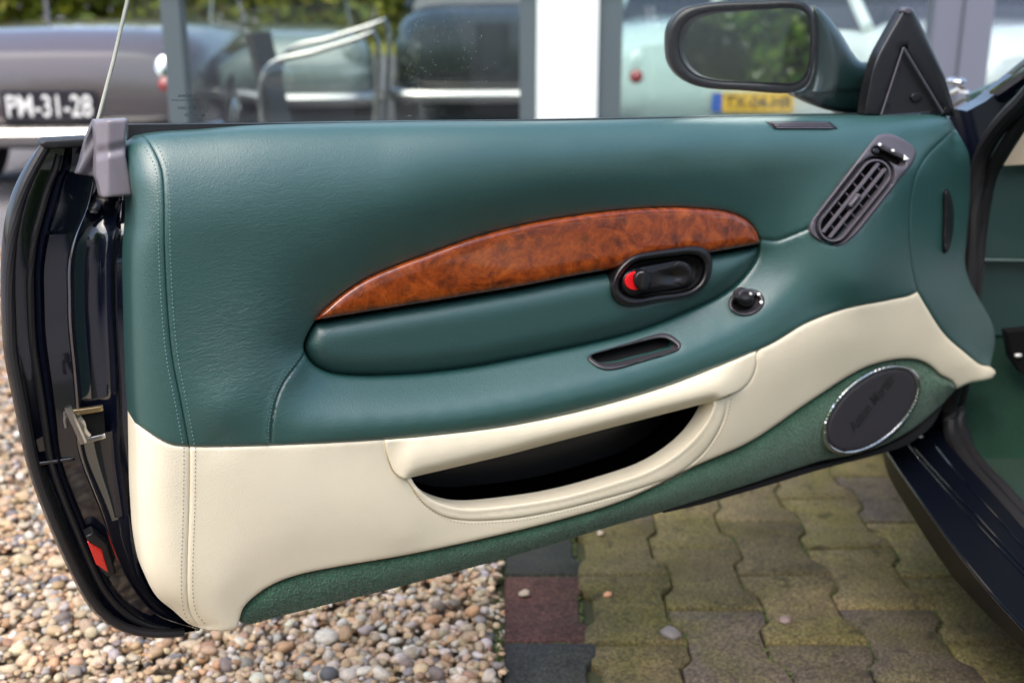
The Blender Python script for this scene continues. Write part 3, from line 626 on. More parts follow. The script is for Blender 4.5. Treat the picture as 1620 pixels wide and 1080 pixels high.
ln = len(cen); rad = rng.uniform(.0007, .00145, (ln, 1, 1)) * (1 + .35 * (q[:, 0] < 1000))[:, None, None]; VV = ov[None] * rad * np.array([1, 1, 1.5]) * rng.uniform(.7, 1.4, (ln, 1, 3)) + cen[:, None]
o = mesh_obj('carpet_nap', VV.reshape(-1, 3), (of[None] + 6 * np.arange(ln)[:, None, None]).reshape(-1, 3), M['carpet'], door_shell, smooth=False, kind='stuff')
# --- stitching
def stitches(name, lines, wf, m, pitch=6.4, ln_=4.3, wd=1.0):
    VV = []; FF = []; k = 0
    for L in lines:
        d_ = np.r_[0, np.cumsum(np.hypot(*np.diff(L, axis=0).T))]; t = np.arange(2, d_[-1] - 2, pitch)
        x = np.interp(t, d_, L[:, 0]); y = np.interp(t, d_, L[:, 1]); x2 = np.interp(t + .5, d_, L[:, 0]); y2 = np.interp(t + .5, d_, L[:, 1])
        T = np.stack([x2 - x, y2 - y], 1); T /= np.linalg.norm(T, axis=1, keepdims=True) + 1e-9; Nn = np.stack([-T[:, 1], T[:, 0]], 1); P0 = np.stack([x, y], 1); w0 = wf(P0)
        ends = [P0 - T * ln_ / 2, P0 + T * ln_ / 2]; sides = [P0 - Nn * wd, P0 + Nn * wd]
        a, b = [PD(e, w0 - .0002) for e in ends]; c_, d2 = [PD(e, w0 + .0001) for e in sides]; top = PD(P0, w0 + .0009)
        for i in range(len(t)):
            VV += [a[i], b[i], c_[i], d2[i], top[i]]; FF += [(k, k + 2, k + 4), (k + 2, k + 1, k + 4), (k + 1, k + 3, k + 4), (k + 3, k, k + 4)]; k += 5
    return mesh_obj(name, VV, FF, m, door_shell, smooth=False, kind='stuff')
stitches('stitching', [offs(SEAM_G, 9, False)[3:], offs(SEAM_G, -9, False)[3:]], lambda p: W(p) + .0004, M['thread_g'])
stitches('stitching', [offs(SEAM_C, 9, False), offs(SEAM_C, -9, False)], lambda p: W(p) - .0003, M['thread_c'])
stitches('stitching', [offs(SEAM2, 4.5, False)[1:]], lambda p: Wg(p) + .0004, M['thread_g'], 5.5, 3.0, .7)
LS = spline([(653, 775), (672, 799), (702, 819), (735, 827), (770, 827), (820, 823), (880, 812), (967, 790), (1020, 774), (1074, 752), (1117, 718), (1147, 670), (1158, 628)], 5)
stitches('stitching', [LS], lambda p: W(p) - .0003, M['thread_c'], 5.5, 3.2, .7)

# --- release handle
BEZ = spline([(966, 455), (970, 438), (982, 419), (1002, 404), (1035, 397), (1070, 392), (1099, 389), (1116, 393), (1126, 406), (1127, 425), (1120, 447), (1105, 464), (1086, 472), (1040, 479), (999, 486), (980, 481), (969, 470)], 4, True)
bc = BEZ.mean(0); BIN = bc + (BEZ - bc) * np.array([.83, .70]); BIN2 = bc + (BEZ - bc) * np.array([.80, .66])
fill('handle_bezel', BEZ, lambda p: np.full(len(p), .020), M['black'], door_shell, step=4, er=9, ed=.009, skirt=.02, holes=[BIN])
fill('handle_cup', BIN2 + (0, 0), lambda p: .0145 - .016 * np.clip(pdist(p, BIN2) / 14, 0, 1)**.7, M['black'], door_shell, step=4, er=0, skirt=0)
LEV = stadium(1004, 447, 1076, 433, 21)
fill('handle_lever', LEV, lambda p: np.full(len(p), .0165) - .008 * np.exp(-((p[:, 0] - 1064)**2 / 260 + (p[:, 1] - 437)**2 / 90)), M['black'], door_shell, step=4, er=7, ed=.0045, skirt=.02)
fill('lock_indicator', stadium(1003, 445, 1010, 443, 14), lambda p: np.full(len(p), .0190), M['red'], door_shell, step=5, er=2, ed=.001, skirt=.004)
kc = (1017, 443); KN = rect_ss(*kc, 14, 16, -.1, 2.0, 28)
kn = fill('lock_knob', KN, lambda p: np.full(len(p), .028) + .0035 * np.exp(-((p[:, 0] - 1019) / 3.2)**2), M['black'], door_shell, step=3, er=5, ed=.006, skirt=.016)
# --- mirror adjuster
k0 = W([(1181, 478)])[0]
AB = rect_ss(1181, 478, 29, 21, -.18, 2, 40); AI = rect_ss(1181, 479, 22, 15, -.18, 2, 32)
fill('adjuster_bezel', AB, lambda p: W(p) + .0045, M['grey2'], door_shell, step=4, er=5, ed=.004, skirt=.012, holes=[AI])
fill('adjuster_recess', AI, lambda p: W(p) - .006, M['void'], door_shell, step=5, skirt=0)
fill('adjuster_stem', rect_ss(1181, 474, 13, 12, -.1, 2, 28), lambda p: np.full(len(p), k0 + .010), M['black'], door_shell, step=4, er=4, ed=.005, skirt=.014)
fill('adjuster_knob', rect_ss(1180.5, 467, 13.5, 10, -.1, 2, 28), lambda p: np.full(len(p), k0 + .019) - .002 * np.exp(-((p[:, 0] - 1180)**2 + (p[:, 1] - 467)**2) / 40), M['grey2'], door_shell, step=3, er=4, ed=.005, skirt=.012)
for x, y in ((1188, 464.5), (1200.5, 465), (1204.5, 478)): fill('adjuster_mark', rect_ss(x, y, 2.4, 2.4, 0, 2, 10), lambda p: (np.full(len(p), k0 + .0205) if x < 1190 else W(p) + .0052), M['white'], door_shell, step=3, skirt=.001)
# --- tray in the armrest
TR = spline([(929, 566), (934, 561), (945, 557), (1000, 540), (1046, 527), (1058, 528), (1070, 535), (1078, 544), (1076, 551), (1062, 558), (1020, 571), (975, 584), (957, 585), (942, 579)], 4, True)
tcn = TR.mean(0); TI = tcn + (TR - tcn) * np.array([.915, .74])
fill('armrest_tray', TR, lambda p: W(p) + .0035, M['grey2'], door_shell, step=4, er=4, ed=.0035, skirt=.012, holes=[TI])
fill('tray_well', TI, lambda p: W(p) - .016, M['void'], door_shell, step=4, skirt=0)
# --- side window demister slot
DS = lin([(1211, 191.5), (1225, 204.5), (1326, 203.5), (1313, 192.5)], 5)
fill('demister_frame', DS, lambda p: W(p) + .002, M['black'], door_shell, step=5, er=1.5, ed=.001, skirt=.01)
for k in range(3):
    y = 194.4 + 3.5 * k; fill('demister_slat', lin([(1221 + 3.4 * k, y), (1222.5 + 3.4 * k, y + 1.3), (1311.5 + 3.4 * k, y + 1.3), (1310 + 3.4 * k, y)], 8), lambda p: W(p) + .004, M['grey'], door_shell, step=8, skirt=.003)
# --- air vent
VT = spline([(1280, 364), (1283, 351), (1300, 328), (1340, 276), (1378, 226), (1390, 214), (1408, 212), (1438, 226), (1449, 239), (1446, 254), (1420, 288), (1385, 333), (1345, 379), (1325, 388), (1303, 383), (1286, 374)], 4, True)
VO = stadium(1319, 359, 1386, 276, 28.5); VIN = stadium(1319, 359, 1386, 276, 24); VI2 = stadium(1319, 359, 1386, 276, 20.5)
SLOT = stadium(1386, 239, 1426, 257.5, 6.6)
VW = lambda p: W(p) + .005
fill('vent_bezel', VT, VW, M['grey'], door_shell, step=4, er=4.5, ed=.0045, skirt=.014, holes=[VO, SLOT])
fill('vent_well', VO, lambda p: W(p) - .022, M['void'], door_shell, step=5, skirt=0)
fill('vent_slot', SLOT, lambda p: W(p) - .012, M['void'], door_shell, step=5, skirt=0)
fill('grille_rim', VIN, lambda p: W(p) + .0045, M['grey'], door_shell, step=4, er=2, ed=.002, skirt=.008, holes=[VI2])
ax = np.array([67, -83.]) / math.hypot(67, 83); pr = np.array([-ax[1], ax[0]]); gc = np.array([1352.5, 317.5])
def bar(name, a, b, hw, off_, m='grey', sk=.005):
    a = np.array(a, float); b = np.array(b, float); t = (b - a) / np.linalg.norm(b - a); n_ = np.array([-t[1], t[0]])
    return fill(name, lin([a - n_ * hw, b - n_ * hw, b + n_ * hw, a + n_ * hw], 6), lambda p: W(p) + off_, M[m], door_shell, step=8, skirt=sk)
for o_ in (-6.8, 6.8): bar('vent_slat', gc + pr * o_ - ax * 70, gc + pr * o_ + ax * 70, 1.25, .0045)
for cidx, o_ in enumerate((-13.6, 0, 13.6)):
    for k in range(-3, 4):
        if abs(k) == 3 and abs(o_) > 5: continue
        c_ = gc + ax * (k * 19.5 + (0 if cidx != 1 else 4)) + pr * o_; bar('vent_blade', c_ - pr * 6.2 + ax * 1, c_ + pr * 6.2 - ax * 1, 1.0, -.002, sk=.008)
fill('vent_tab', stadium(*(gc + ax * 9), *(gc - ax * 9), 4), lambda p: W(p) + .008, M['grey'], door_shell, step=3, er=3, ed=.003, skirt=.006)
fill('vent_slider', rect_ss(1386, 239, 5.5, 4.5, .4, 2, 16), lambda p: W(p) + .010, M['black'], door_shell, step=3, er=3, ed=.003, skirt=.01)
for x, y, r_ in ((1392, 228.5, 2.5), (1413, 238, 2.3), (1434, 249, 4.2)):
    pl = rect_ss(x, y, r_, r_, 0, 2, 12) if r_ < 4 else lin([(1430.5, 244.5), (1438.5, 251.5), (1430.5, 253.5)], 3); fill('vent_mark', pl, lambda p: VW(p) + .0006, M['white'], door_shell, step=3, skirt=.001)
# --- front end pull / tweeter bar
FP = spline([(1493, 300), (1498, 296), (1504, 306), (1509, 325), (1510, 350), (1507, 378), (1500, 398), (1492, 402), (1490, 380), (1491, 340)], 5, True)
fill('tweeter_pod', FP, lambda p: W(p) + .012 * np.clip(pdist(p, FP) / 7, 0, 1), M['black'], door_shell, step=3, er=4, ed=.006, skirt=.012)
# --- speaker
SPI = rect_ss(*SPK_C, 84.5, 45, SPK_A, 2.0, 72)
SPW = lambda p: .017 + 0 * p[:, 0]
fill('speaker_ring', SPKO, lambda p: SPW(p) + .002, M['chrome'], door_shell, step=4, er=3.2, ed=.004, skirt=.022, holes=[SPI])
fill('speaker_grille', SPI, lambda p: SPW(p) + .001, M['speaker'], door_shell, step=7, er=5, ed=.003, skirt=.01)
tv, tf = text_pts('Aston Martin', .3); tv = tv[:, :2]; tv = (tv - (tv.max(0) + tv.min(0)) / 2); L_ = tv[:, 0].max() * 2
sx = 106 / L_; TA = -R(52); cs, sn = math.cos(TA), math.sin(TA); q = np.stack([1378 + tv[:, 0] * sx * cs + tv[:, 1] * sx * 1.1 * sn, 638 + tv[:, 0] * sx * sn - tv[:, 1] * sx * 1.1 * cs], 1)
mesh_obj('speaker_lettering', PD(q, SPW(q) + .0017), tf, M['script'], door_shell, smooth=False)

# --- latch and reflector on the shut face
wS = -.075
def slab(name, pts, w, m, th=.006, er=0, ed=0., step=6, par=None, **k): return fill(name, lin(pts, 5), lambda p: np.full(len(p), w), m, par or door_shell, step=step, er=er, ed=ed, skirt=th, **k)
slab('latch_pocket', [(119, 650), (164, 645), (167, 690), (132, 697)], -.066, M['void'], .003)
slab('latch_plate', [(112, 649), (163, 642), (164, 650), (122, 657)], -.060, M['brass'], .006, 1.5, .001)
slab('latch_plate', [(130, 694), (166, 686), (168, 693), (133, 702)], -.060, M['steel'], .006, 1.5, .001)
mb = MB(); mb.tube(PD(spline([(107, 643), (112, 655), (120, 672), (128, 690), (132, 700)], 5), -.053), .0042, 8); mb.obj('latch_hook', M['steel'], door_shell)
mb = MB(); mb.tube(PD(spline([(122, 660), (128, 668), (131, 680), (139, 690)], 4), -.057), .0052, 8); mb.tube(PD(spline([(104, 650), (103, 662), (105, 676)], 4), -.06), .0022, 8); mb.obj('latch_claw', M['steel'], door_shell)
fill('reflector_housing', lin([(135, 847), (148, 841), (171, 860), (184, 905), (172, 914), (160, 902)], 5), lambda p: -.140 + 0 * p[:, 0], M['black'], door_shell, step=5, er=3, ed=.003, skirt=.02)
fill('red_reflector', lin([(138, 856), (161, 869), (172, 906), (152, 892)], 4), lambda p: -.1385 + 0 * p[:, 0], M['lens'], door_shell, step=4, er=2, ed=.001, skirt=.004)
# weather seals down the shut face
mb = MB(); mb.tube(rail(R0, R4, .14, -.156)[:-1], .0062, 10); mb.obj('weather_seal', M['rubber'], door_shell)
mb = MB(); r7 = rail(R0, R4, .45, -.168)[1:-2]; mb.tube(spline(r7, .01), .0045, 8); mb.obj('weather_seal', M['rubber'], door_shell)
slab('drain_seam', [(44, 733), (118, 723), (119, 728), (46, 739)], -.1635, M['paint'], .004, 2, .002)
fill('door_top_cap', lin([(62, 228), (70, 222), (136, 218), (146, 219), (148, 232), (80, 236), (70, 234)], 5), lambda p: np.full(len(p), -.145), M['rubber'], door_shell, step=6, er=3, ed=.004, skirt=.03)
# window run channel in grey film
def filmw(p): return -.028 - .03 * np.clip((170 - p[:, 0]) / 40, 0, 1) + .004 * np.clip(np.abs(p[:, 1] - 238 + (p[:, 0] - 175) * .2) / 12, 0, 1) - .003 * np.clip((172 - p[:, 0]) / 6, 0, 1)
fill('channel_cover', lin([(150, 191), (202, 189), (199, 216), (199, 246), (205, 276), (210, 309), (160, 313), (156, 293), (151, 279), (152, 240)], 5), filmw, M['film'], door_shell, step=4, er=4, ed=.003, skirt=.02)
fill('channel_cover', lin([(147, 192), (160, 193), (156, 222), (153, 250), (153, 281), (120, 275), (126, 258), (136, 219)], 5), lambda p: -.066 + .002 * np.sin(p[:, 1] * .12 + p[:, 0] * .2), M['grey'], door_shell, step=4, er=3, ed=.003, skirt=.012)
# glazing channel behind the top roll
fill('window_slot', lin([(203, 197.5), (560, 194.5), (1368, 181), (1368, 192), (560, 206), (203, 226)], 20), lambda p: np.full(len(p), -.056), M['rubber'], door_shell, step=40, skirt=.012)

# --- side glass
GW = -.072
gpoly = lin([(206.5, -60), (221, -60), (1398, -60), (1428, 20), (1372, 190), (1300, 200), (170, 232), (147, 232), (155, 190), (180, 95)], 40)
g1 = PD(gpoly, GW); g0 = g1 - DN * .0042; n = len(gpoly)
win = mesh_obj('window_glass', list(g1) + list(g0), [tuple(range(n))[::-1], tuple(range(n, 2 * n))] , M['glass'], door_shell, smooth=False)
ed = lin([(216, -60), (180, 95), (155, 190), (147, 232)], 20, False); mb = MB(); mb.tube(PD(ed, GW - .002), .0021, 6); mb.obj('window_edge', M['glass_edge'], door_shell)
# etched glass mark, reading from outside
def glass_text(s, x, y, h, shear=0, dx=None):
    tv, tf = text_pts(s, shear); tv = tv[:, :2] * h / .7
    if dx: tv[:, 0] *= dx / (tv[:, 0].max() - tv[:, 0].min())
    q = np.stack([x - tv[:, 0], y - tv[:, 1]], 1); return PD(q, GW + .0008), tf
mb = MB()
for a in (('Triplex', 319, 154, 6.5, 0, 38), ('toughened', 316, 160, 3.2, 0, 44), ('43R-001', 314, 173.5, 5, 0, 32), ('M 96 TUV', 325, 184.5, 4.4, 0, 34), ('E11', 329, 173.5, 6, 0, 11)): mb.add(*glass_text(*a))
mb.obj('glass_mark', M['etch'], door_shell, smooth=False)
mb = MB(); L_ = rect_ss(324, 170.5, 8, 7.5, 0, 2, 24); mb.tube(PD(L_, GW + .0006), .00025, 5, True)
for k in range(3):
    x = 322 + k * 7; mb.tube(PD([(x, 147), (x + 8, 160)], GW + .0006), .0003, 5); mb.tube(PD([(x + 8, 147), (x, 160)], GW + .0006), .0003, 5); mb.tube(PD([(x + 3, 147), (x + 11, 160)], GW + .0006), .0002, 5); mb.tube(PD([(x + 11, 147), (x + 3, 160)], GW + .0006), .0002, 5)
mb.obj('glass_mark', M['etch'], door_shell)
mb = MB()
for k in range(260):
    x = random.choice([random.gauss(700, 28), random.gauss(745, 18), random.gauss(655, 10)]); y = random.uniform(30, 192); p = PD([(x, y)], GW + .0008)[0]; r_ = random.choice([.00018, .0002, .0003, .0004]); mb.ell(p, (r_, r_, r_), nu=5, nv=3)
mb.obj('dust_specks', M['dust'], door_shell, kind='stuff')

# --- mirror sail (black triangle)
SW_ = -.035
SAIL = cat(spline([(1366, 184), (1371, 150), (1384, 96), (1405, 55), (1426, 19)], 8), spline([(1426, 19), (1432, 13), (1441, 11), (1449, 22)], 3), lin([(1449, 22), (1472, 70), (1495, 120), (1510, 174), (1508, 184)], 8, False), lin([(1508, 184), (1366, 184)], 8, False))
SIN = lin([(1429, 76), (1395, 182), (1489, 176)], 8)
fill('mirror_sail', SAIL, lambda p: np.full(len(p), SW_), M['black'], door_shell, step=8, er=6, ed=.008, skirt=.014, holes=[SIN])
fill('sail_recess', SIN, lambda p: SW_ - .006 + 0 * p[:, 0], M['rubber'], door_shell, step=12, skirt=0)
mb = MB(); mb.tube(PD(lin([(1429, 76), (1491, 178)], 10, False), SW_ + .001), .0022, 8); mb.tube(PD(lin([(1429, 76), (1394, 182)], 10, False), SW_ + .001), .0014, 8); mb.obj('sail_ridge', M['grey'], door_shell)
fill('sail_plug', rect_ss(1450, 154, 9, 8, -.5, 2, 20), lambda p: SW_ - .002 + 0 * p[:, 0], M['black'], door_shell, step=4, er=3, ed=.002, skirt=.004)
fill('sail_tip', rect_ss(1437, 18, 8, 6, 0, 2, 16), lambda p: SW_ + .003 + 0 * p[:, 0], M['grey'], door_shell, step=4, er=3, ed=.003, skirt=.01)

# --- wing mirror, outside the door
MW = -.16
M['mgreen'] = mat('mirror_shell_paint', (.012, .03, .03), .3, coat=.5, coat_r=.1)
MO = spline([(1055, 74), (1057, 45), (1068, 26), (1085, 13), (1115, 6), (1143, 3), (1200, 1), (1255, 0), (1276, 6), (1286, 20), (1289, 50), (1288, 90), (1284, 119), (1276, 136), (1258, 146), (1235, 148), (1180, 144), (1119, 140), (1090, 132), (1069, 117), (1058, 98)], 5, True)
MI = spline([(1075, 68), (1079, 48), (1094, 30), (1124, 20), (1165, 17), (1208, 15), (1255, 14), (1273, 20), (1280, 36), (1281, 68), (1279, 99), (1272, 120), (1256, 131), (1232, 131), (1180, 129), (1131, 126), (1099, 116), (1080, 95)], 5, True)
mn = np.array([.0, -1, .0]); 
mirror = fill('wing_mirror', MO, lambda p: np.full(len(p), 1.84), M['black'], None, step=6, P=PY, N=np.array([0, -1., 0]), er=0, skirt=.0, holes=[MI])
bpy.data.objects.remove(mirror)
MY = 1.83
def MPL(p, w): return onplane(p, np.array([0, -1., 0]), -MY + np.asarray(w, float))
NY = np.array([0, -1., 0])
mirror = fill('wing_mirror', MO, lambda p: .012 + 0 * p[:, 0], M['black'], None, step=5, P=MPL, N=NY, er=9, ed=.010, skirt=.03, holes=[MI])
part(mirror)
# shell: rounded bowl behind the rim, growing into the arm
oc_ = MO.mean(0); sh = []; nS = 9; Vs = []; 
for k in range(nS):
    t = k / (nS - 1); sc = math.cos(t * math.pi / 2 * .98); q = oc_ + (MO - oc_) * sc + np.array([10 * t, 0]); Vs.append(MPL(q, .0 + 0 * q[:, 0]) + np.array([.04 * t, .11 * math.sin(t * math.pi / 2), 0]))
n = len(MO); V = np.concatenate(Vs); f = [(k * n + i, k * n + (i + 1) % n, (k + 1) * n + (i + 1) % n, (k + 1) * n + i) for k in range(nS - 1) for i in range(n)] + [tuple((nS - 1) * n + i for i in range(n))]
mesh_obj('mirror_shell', V, f, M['mgreen'], mirror)
ARM = cat(spline([(1286, 8), (1300, 16), (1316, 33), (1333, 57), (1348, 82), (1362, 98), (1380, 101)], 5), lin([(1380, 101), (1392, 100), (1378, 150), (1370, 182)], 8, False), spline([(1370, 182), (1340, 180), (1300, 172), (1272, 160), (1255, 149), (1274, 140), (1286, 118), (1290, 80), (1290, 40), (1286, 8)], 5))
def armw(p): return -.004 + .022 * (1 - np.exp(-pdist(p, ARM) / 16)) - .05 * np.clip((p[:, 0] - 1290) / 90, 0, 1) + .004 * np.where(p[:, 1] > 146 + (p[:, 0] - 1290) * -.03, -1, 0)
fill('mirror_arm', ARM, armw, M['mgreen'], mirror, step=4, P=MPL, N=NY, er=6, ed=.012, skirt=.05)
# reflecting glass, turned so that it shows the hedge behind the camera
mc = MPL([(1180, 74)], 0.)[0]; rin = mc - CO; rin /= np.linalg.norm(rin); tgt = np.array([-2.4, -6.5, 1.75]); rout = tgt - mc; rout /= np.linalg.norm(rout); nm = rout - rin; nm /= np.linalg.norm(nm)
MIg = MI.mean(0) + (MI - MI.mean(0)) * 1.0
gp = onplane(MIg, nm, float(mc @ nm)); n = len(gp)
tilt = gp - (gp @ NY - mc @ NY)[:, None] * 0; mesh_obj('mirror_glass', list(gp), [tuple(range(n))], M['mirror'], mirror, smooth=False)
g2 = onplane(MI, NY, float(mc @ NY)); V = list(MPL(MI, .010)) + list(gp) ; mesh_obj('mirror_bezel', V, [(i, (i + 1) % n, n + (i + 1) % n, n + i) for i in range(n)], M['grey'], mirror)

# ------------------------------------------------------------------ car body at the right: sill, seals, footwell, pillar
def railp(pts, X): return PX(pts, X)
s0 = [(1396, 716), (1403, 745), (1444, 817), (1501, 903), (1566, 976), (1620, 1026), (1720, 1120), (1900, 1290)]
s1 = [(1399, 706), (1418, 735), (1460, 795), (1512, 868), (1570, 940), (1620, 995), (1720, 1100), (1900, 1270)]
s2 = [(1436, 701), (1452, 722), (1488, 764), (1533, 815), (1580, 866), (1620, 908), (1720, 1010), (1900, 1180)]
s3 = [(1440, 699), (1456, 718), (1492, 758), (1537, 807), (1583, 858), (1620, 898), (1720, 1000), (1900, 1170)]
s4 = [(1466, 686), (1480, 704), (1513, 745), (1550, 788), (1590, 832), (1620, 866), (1720, 960), (1900, 1130)]
s5 = [(1486, 680), (1499, 700), (1527, 732), (1562, 770), (1596, 808), (1620, 836), (1720, 930), (1900, 1100)]
M['paint_shade'] = mat('sill_paint', (.0018, .0026, .006), .38, spec=.15)  # navy paint darkened and dulled, standing in for blocked sky reflections
sill = loft('sill', [railp(s0, .675) + np.array([[.25, 0, -.14]]), railp(s0, .70) + np.array([[.1, 0, -.05]]), railp(s0, .70), railp(s1, .684), railp(s2, .735), railp(s3, .742), railp(s4, .765), railp(s5, .785), railp(s5, .785) + np.array([[.02, 0, -.04]]), railp(s5, .785) + np.array([[.07, 0, -.1]])], M['paint_shade'], None, n=60, sharp=60); part(sill)
for rr_, xx_, rd in ((s1, .684, .003), (s2, .735, .0022), (s3, .742, .0026), (s4, .765, .0022)): MB().tube(spline(railp(rr_, xx_), .02), rd, 8).obj('sill_ridge', M['paint'], sill)
mb = MB()
SE = [(1660, 110), (1620, 158), (1598, 180), (1570, 215), (1552, 252), (1543, 300), (1538, 360), (1532, 430), (1524, 520), (1512, 600), (1502, 650), (1508, 695), (1532, 738), (1562, 772), (1596, 809), (1640, 856), (1720, 935), (1900, 1105)]
mb.tube(spline(PX(SE, .815), .02), .0145, 10); seal = part(mb.obj('aperture_seal', M['rubber']))
mb = MB(); SE2 = [(1690, 110), (1636, 165), (1612, 200), (1588, 238), (1568, 275), (1557, 318), (1551, 360), (1544, 440), (1535, 520), (1524, 600), (1516, 650), (1526, 698), (1550, 735), (1582, 768), (1616, 806), (1660, 850), (1740, 930), (1920, 1100)]
mb.tube(spline(PX(SE2, .838), .02), .0125, 10); part(mb.obj('aperture_seal', M['rubber']))
# hinge pillar and scuttle behind the door's front end
pil = PY(lin([(1395, 713), (1380, 560), (1380, 330), (1500, 190), (1508, 172), (1530, 176), (1560, 160), (1640, 95), (1700, 60), (1700, 95), (1640, 165), (1580, 215), (1556, 258), (1546, 310), (1540, 430), (1520, 560), (1512, 640), (1500, 700), (1470, 712)], 12), 2.02)
n = len(pil); mb = MB().add(list(pil) + list(pil + np.array([[0, .05, 0]])), [tuple(range(n))] + [(i, n + i, n + (i + 1) % n, (i + 1) % n) for i in range(n)]); part(mb.obj('hinge_pillar', M['paint'], sharp=30))
mb = MB(); mb.tube(PX([(1513, 186), (1530, 178), (1552, 166)], .86), .006, 8); part(mb.obj('scuttle_strip', M['paint']))
mb = MB(); mb.tube(PX([(1552, 158), (1556, 150), (1580, 133), (1625, 98), (1700, 40)], .88), .0052, 8); part(mb.obj('windscreen_trim', M['chrome']))
mb = MB(); mb.tube(PX([(1552, 172), (1580, 152), (1625, 122), (1700, 66)], .855), .017, 10); part(mb.obj('windscreen_pillar', M['paint']))
for (x, y) in ((1424, 702), (1455, 690)): part(MB().ell(PX([(x, y)], .74)[0], (.006, .006, .004), nu=10, nv=6).obj('hinge_bolt', M['steel']))
mb = MB(); mb.tube(PX([(1500, 150), (1518, 140), (1538, 152), (1530, 165)], .95), .006, 8); mb.ell(PX([(1512, 128)], .95)[0], (.02, .03, .008)); wa = part(mb.obj('wiper_spindle', M['chrome'])); mb = MB(); mb.tube(PX([(1505, 168), (1522, 158), (1548, 150)], .93), .005, 8); part(mb.obj('wiper_arm', M['steel']))
M['intgreen'] = leather('footwell_trim', (.010, .050, .046), .5, False); M['beige'] = mat('beige_dash', (.6, .5, .36), .55)
def quad(name, px, P, c, m, th=.02, dirn=(0, 1, 0)):
    v = P(px, c); n = len(v); mb = MB().add(list(v) + list(v + np.array([dirn]) * th), [tuple(range(n))] + [(i, n + i, n + (i + 1) % n, (i + 1) % n) for i in range(n)]); return part(mb.obj(name, m, sharp=30))
quad('kick_panel', [(1535, 150), (1740, 60), (1740, 412), (1530, 408)], PY, 2.16, M['intgreen'])
quad('kick_panel', [(1525, 414), (1740, 417), (1740, 530), (1515, 530)], PY, 2.18, M['intgreen'])
mb = MB(); mb.tube(PY([(1528, 411), (1740, 415)], 2.15), .004, 8); part(mb.obj('panel_piping', M['intgreen']))
quad('dash_end', [(1590, 262), (1603, 222), (1640, 195), (1740, 180), (1740, 252)], PY, 2.12, M['beige'])
mb = MB(); mb.ell(PY([(1554, 356)], 2.13)[0], (.006, .006, .006)); part(mb.obj('door_switch', M['steel']))
fl = np.concatenate([PY([(1510, 522), (1760, 518)], 2.20), PX([(1500, 640)], .80), PY([(1780, 640)], 2.05)]); a, b = fl[0], fl[1]
a[0] = .86; v = [a, b, (b[0] + .3, 1.95, .24), (.86, 1.95, .24), (.86, .4, .22), (b[0] + .3, .4, .22)]
fo = part(mesh_obj('footwell_carpet', v, [(0, 1, 2, 3), (3, 2, 5, 4)], M['carpet_shade'], None, sharp=5))
v = [(.765, 2.18, .62), (.765, 2.18, .2), (.765, .4, .2), (.765, .4, .31), (.765, 1.75, .33), (.765, 1.9, .45)]
quad('pedal_bracket', [(1594, 526), (1640, 522), (1640, 600), (1618, 592), (1602, 568)], PY, 2.05, M['void'], .03)
mb = MB(); mb.ell(PY([(1611, 562)], 2.045)[0], (.007, .003, .004)); part(mb.obj('pedal_bolt', M['white']))
part(MB().box(1.02, 2.1, 1.62, 2.3, .6, .86).obj('unseen_dashboard', M['intgreen'], smooth=False))  # plain block out of view, added so the footwell falls into shade
st = MB().ell((1.45, .55, .38), (.27, .34, .13)); st.ell((1.45, .22, .72), (.25, .11, .38)); part(st.obj('driver_seat', M['cream'])); del st
# floorpan so nothing shows under the cabin
rf = []; nr = 16
for (y, hw, z) in ((1.25, .36, 1.17), (1.1, .46, 1.215), (.8, .5, 1.25), (.3, .5, 1.25), (-.3, .44, 1.21), (-.9, .3, 1.08)): rf.append([(1.40 + (hw + .12) * math.cos(math.pi * k / (nr - 1)), y, z - .07 + .09 * math.sin(math.pi * k / (nr - 1))) for k in range(nr)])
part(loft('roof', rf, M['paint'], None, n=nr * 2))  # roof out of view, added to block sky reflections and shade the footwell
part(MB().box(.90, 2.1, -1.2, 3.4, .14, .18).obj('floorpan', M['void'], smooth=False))

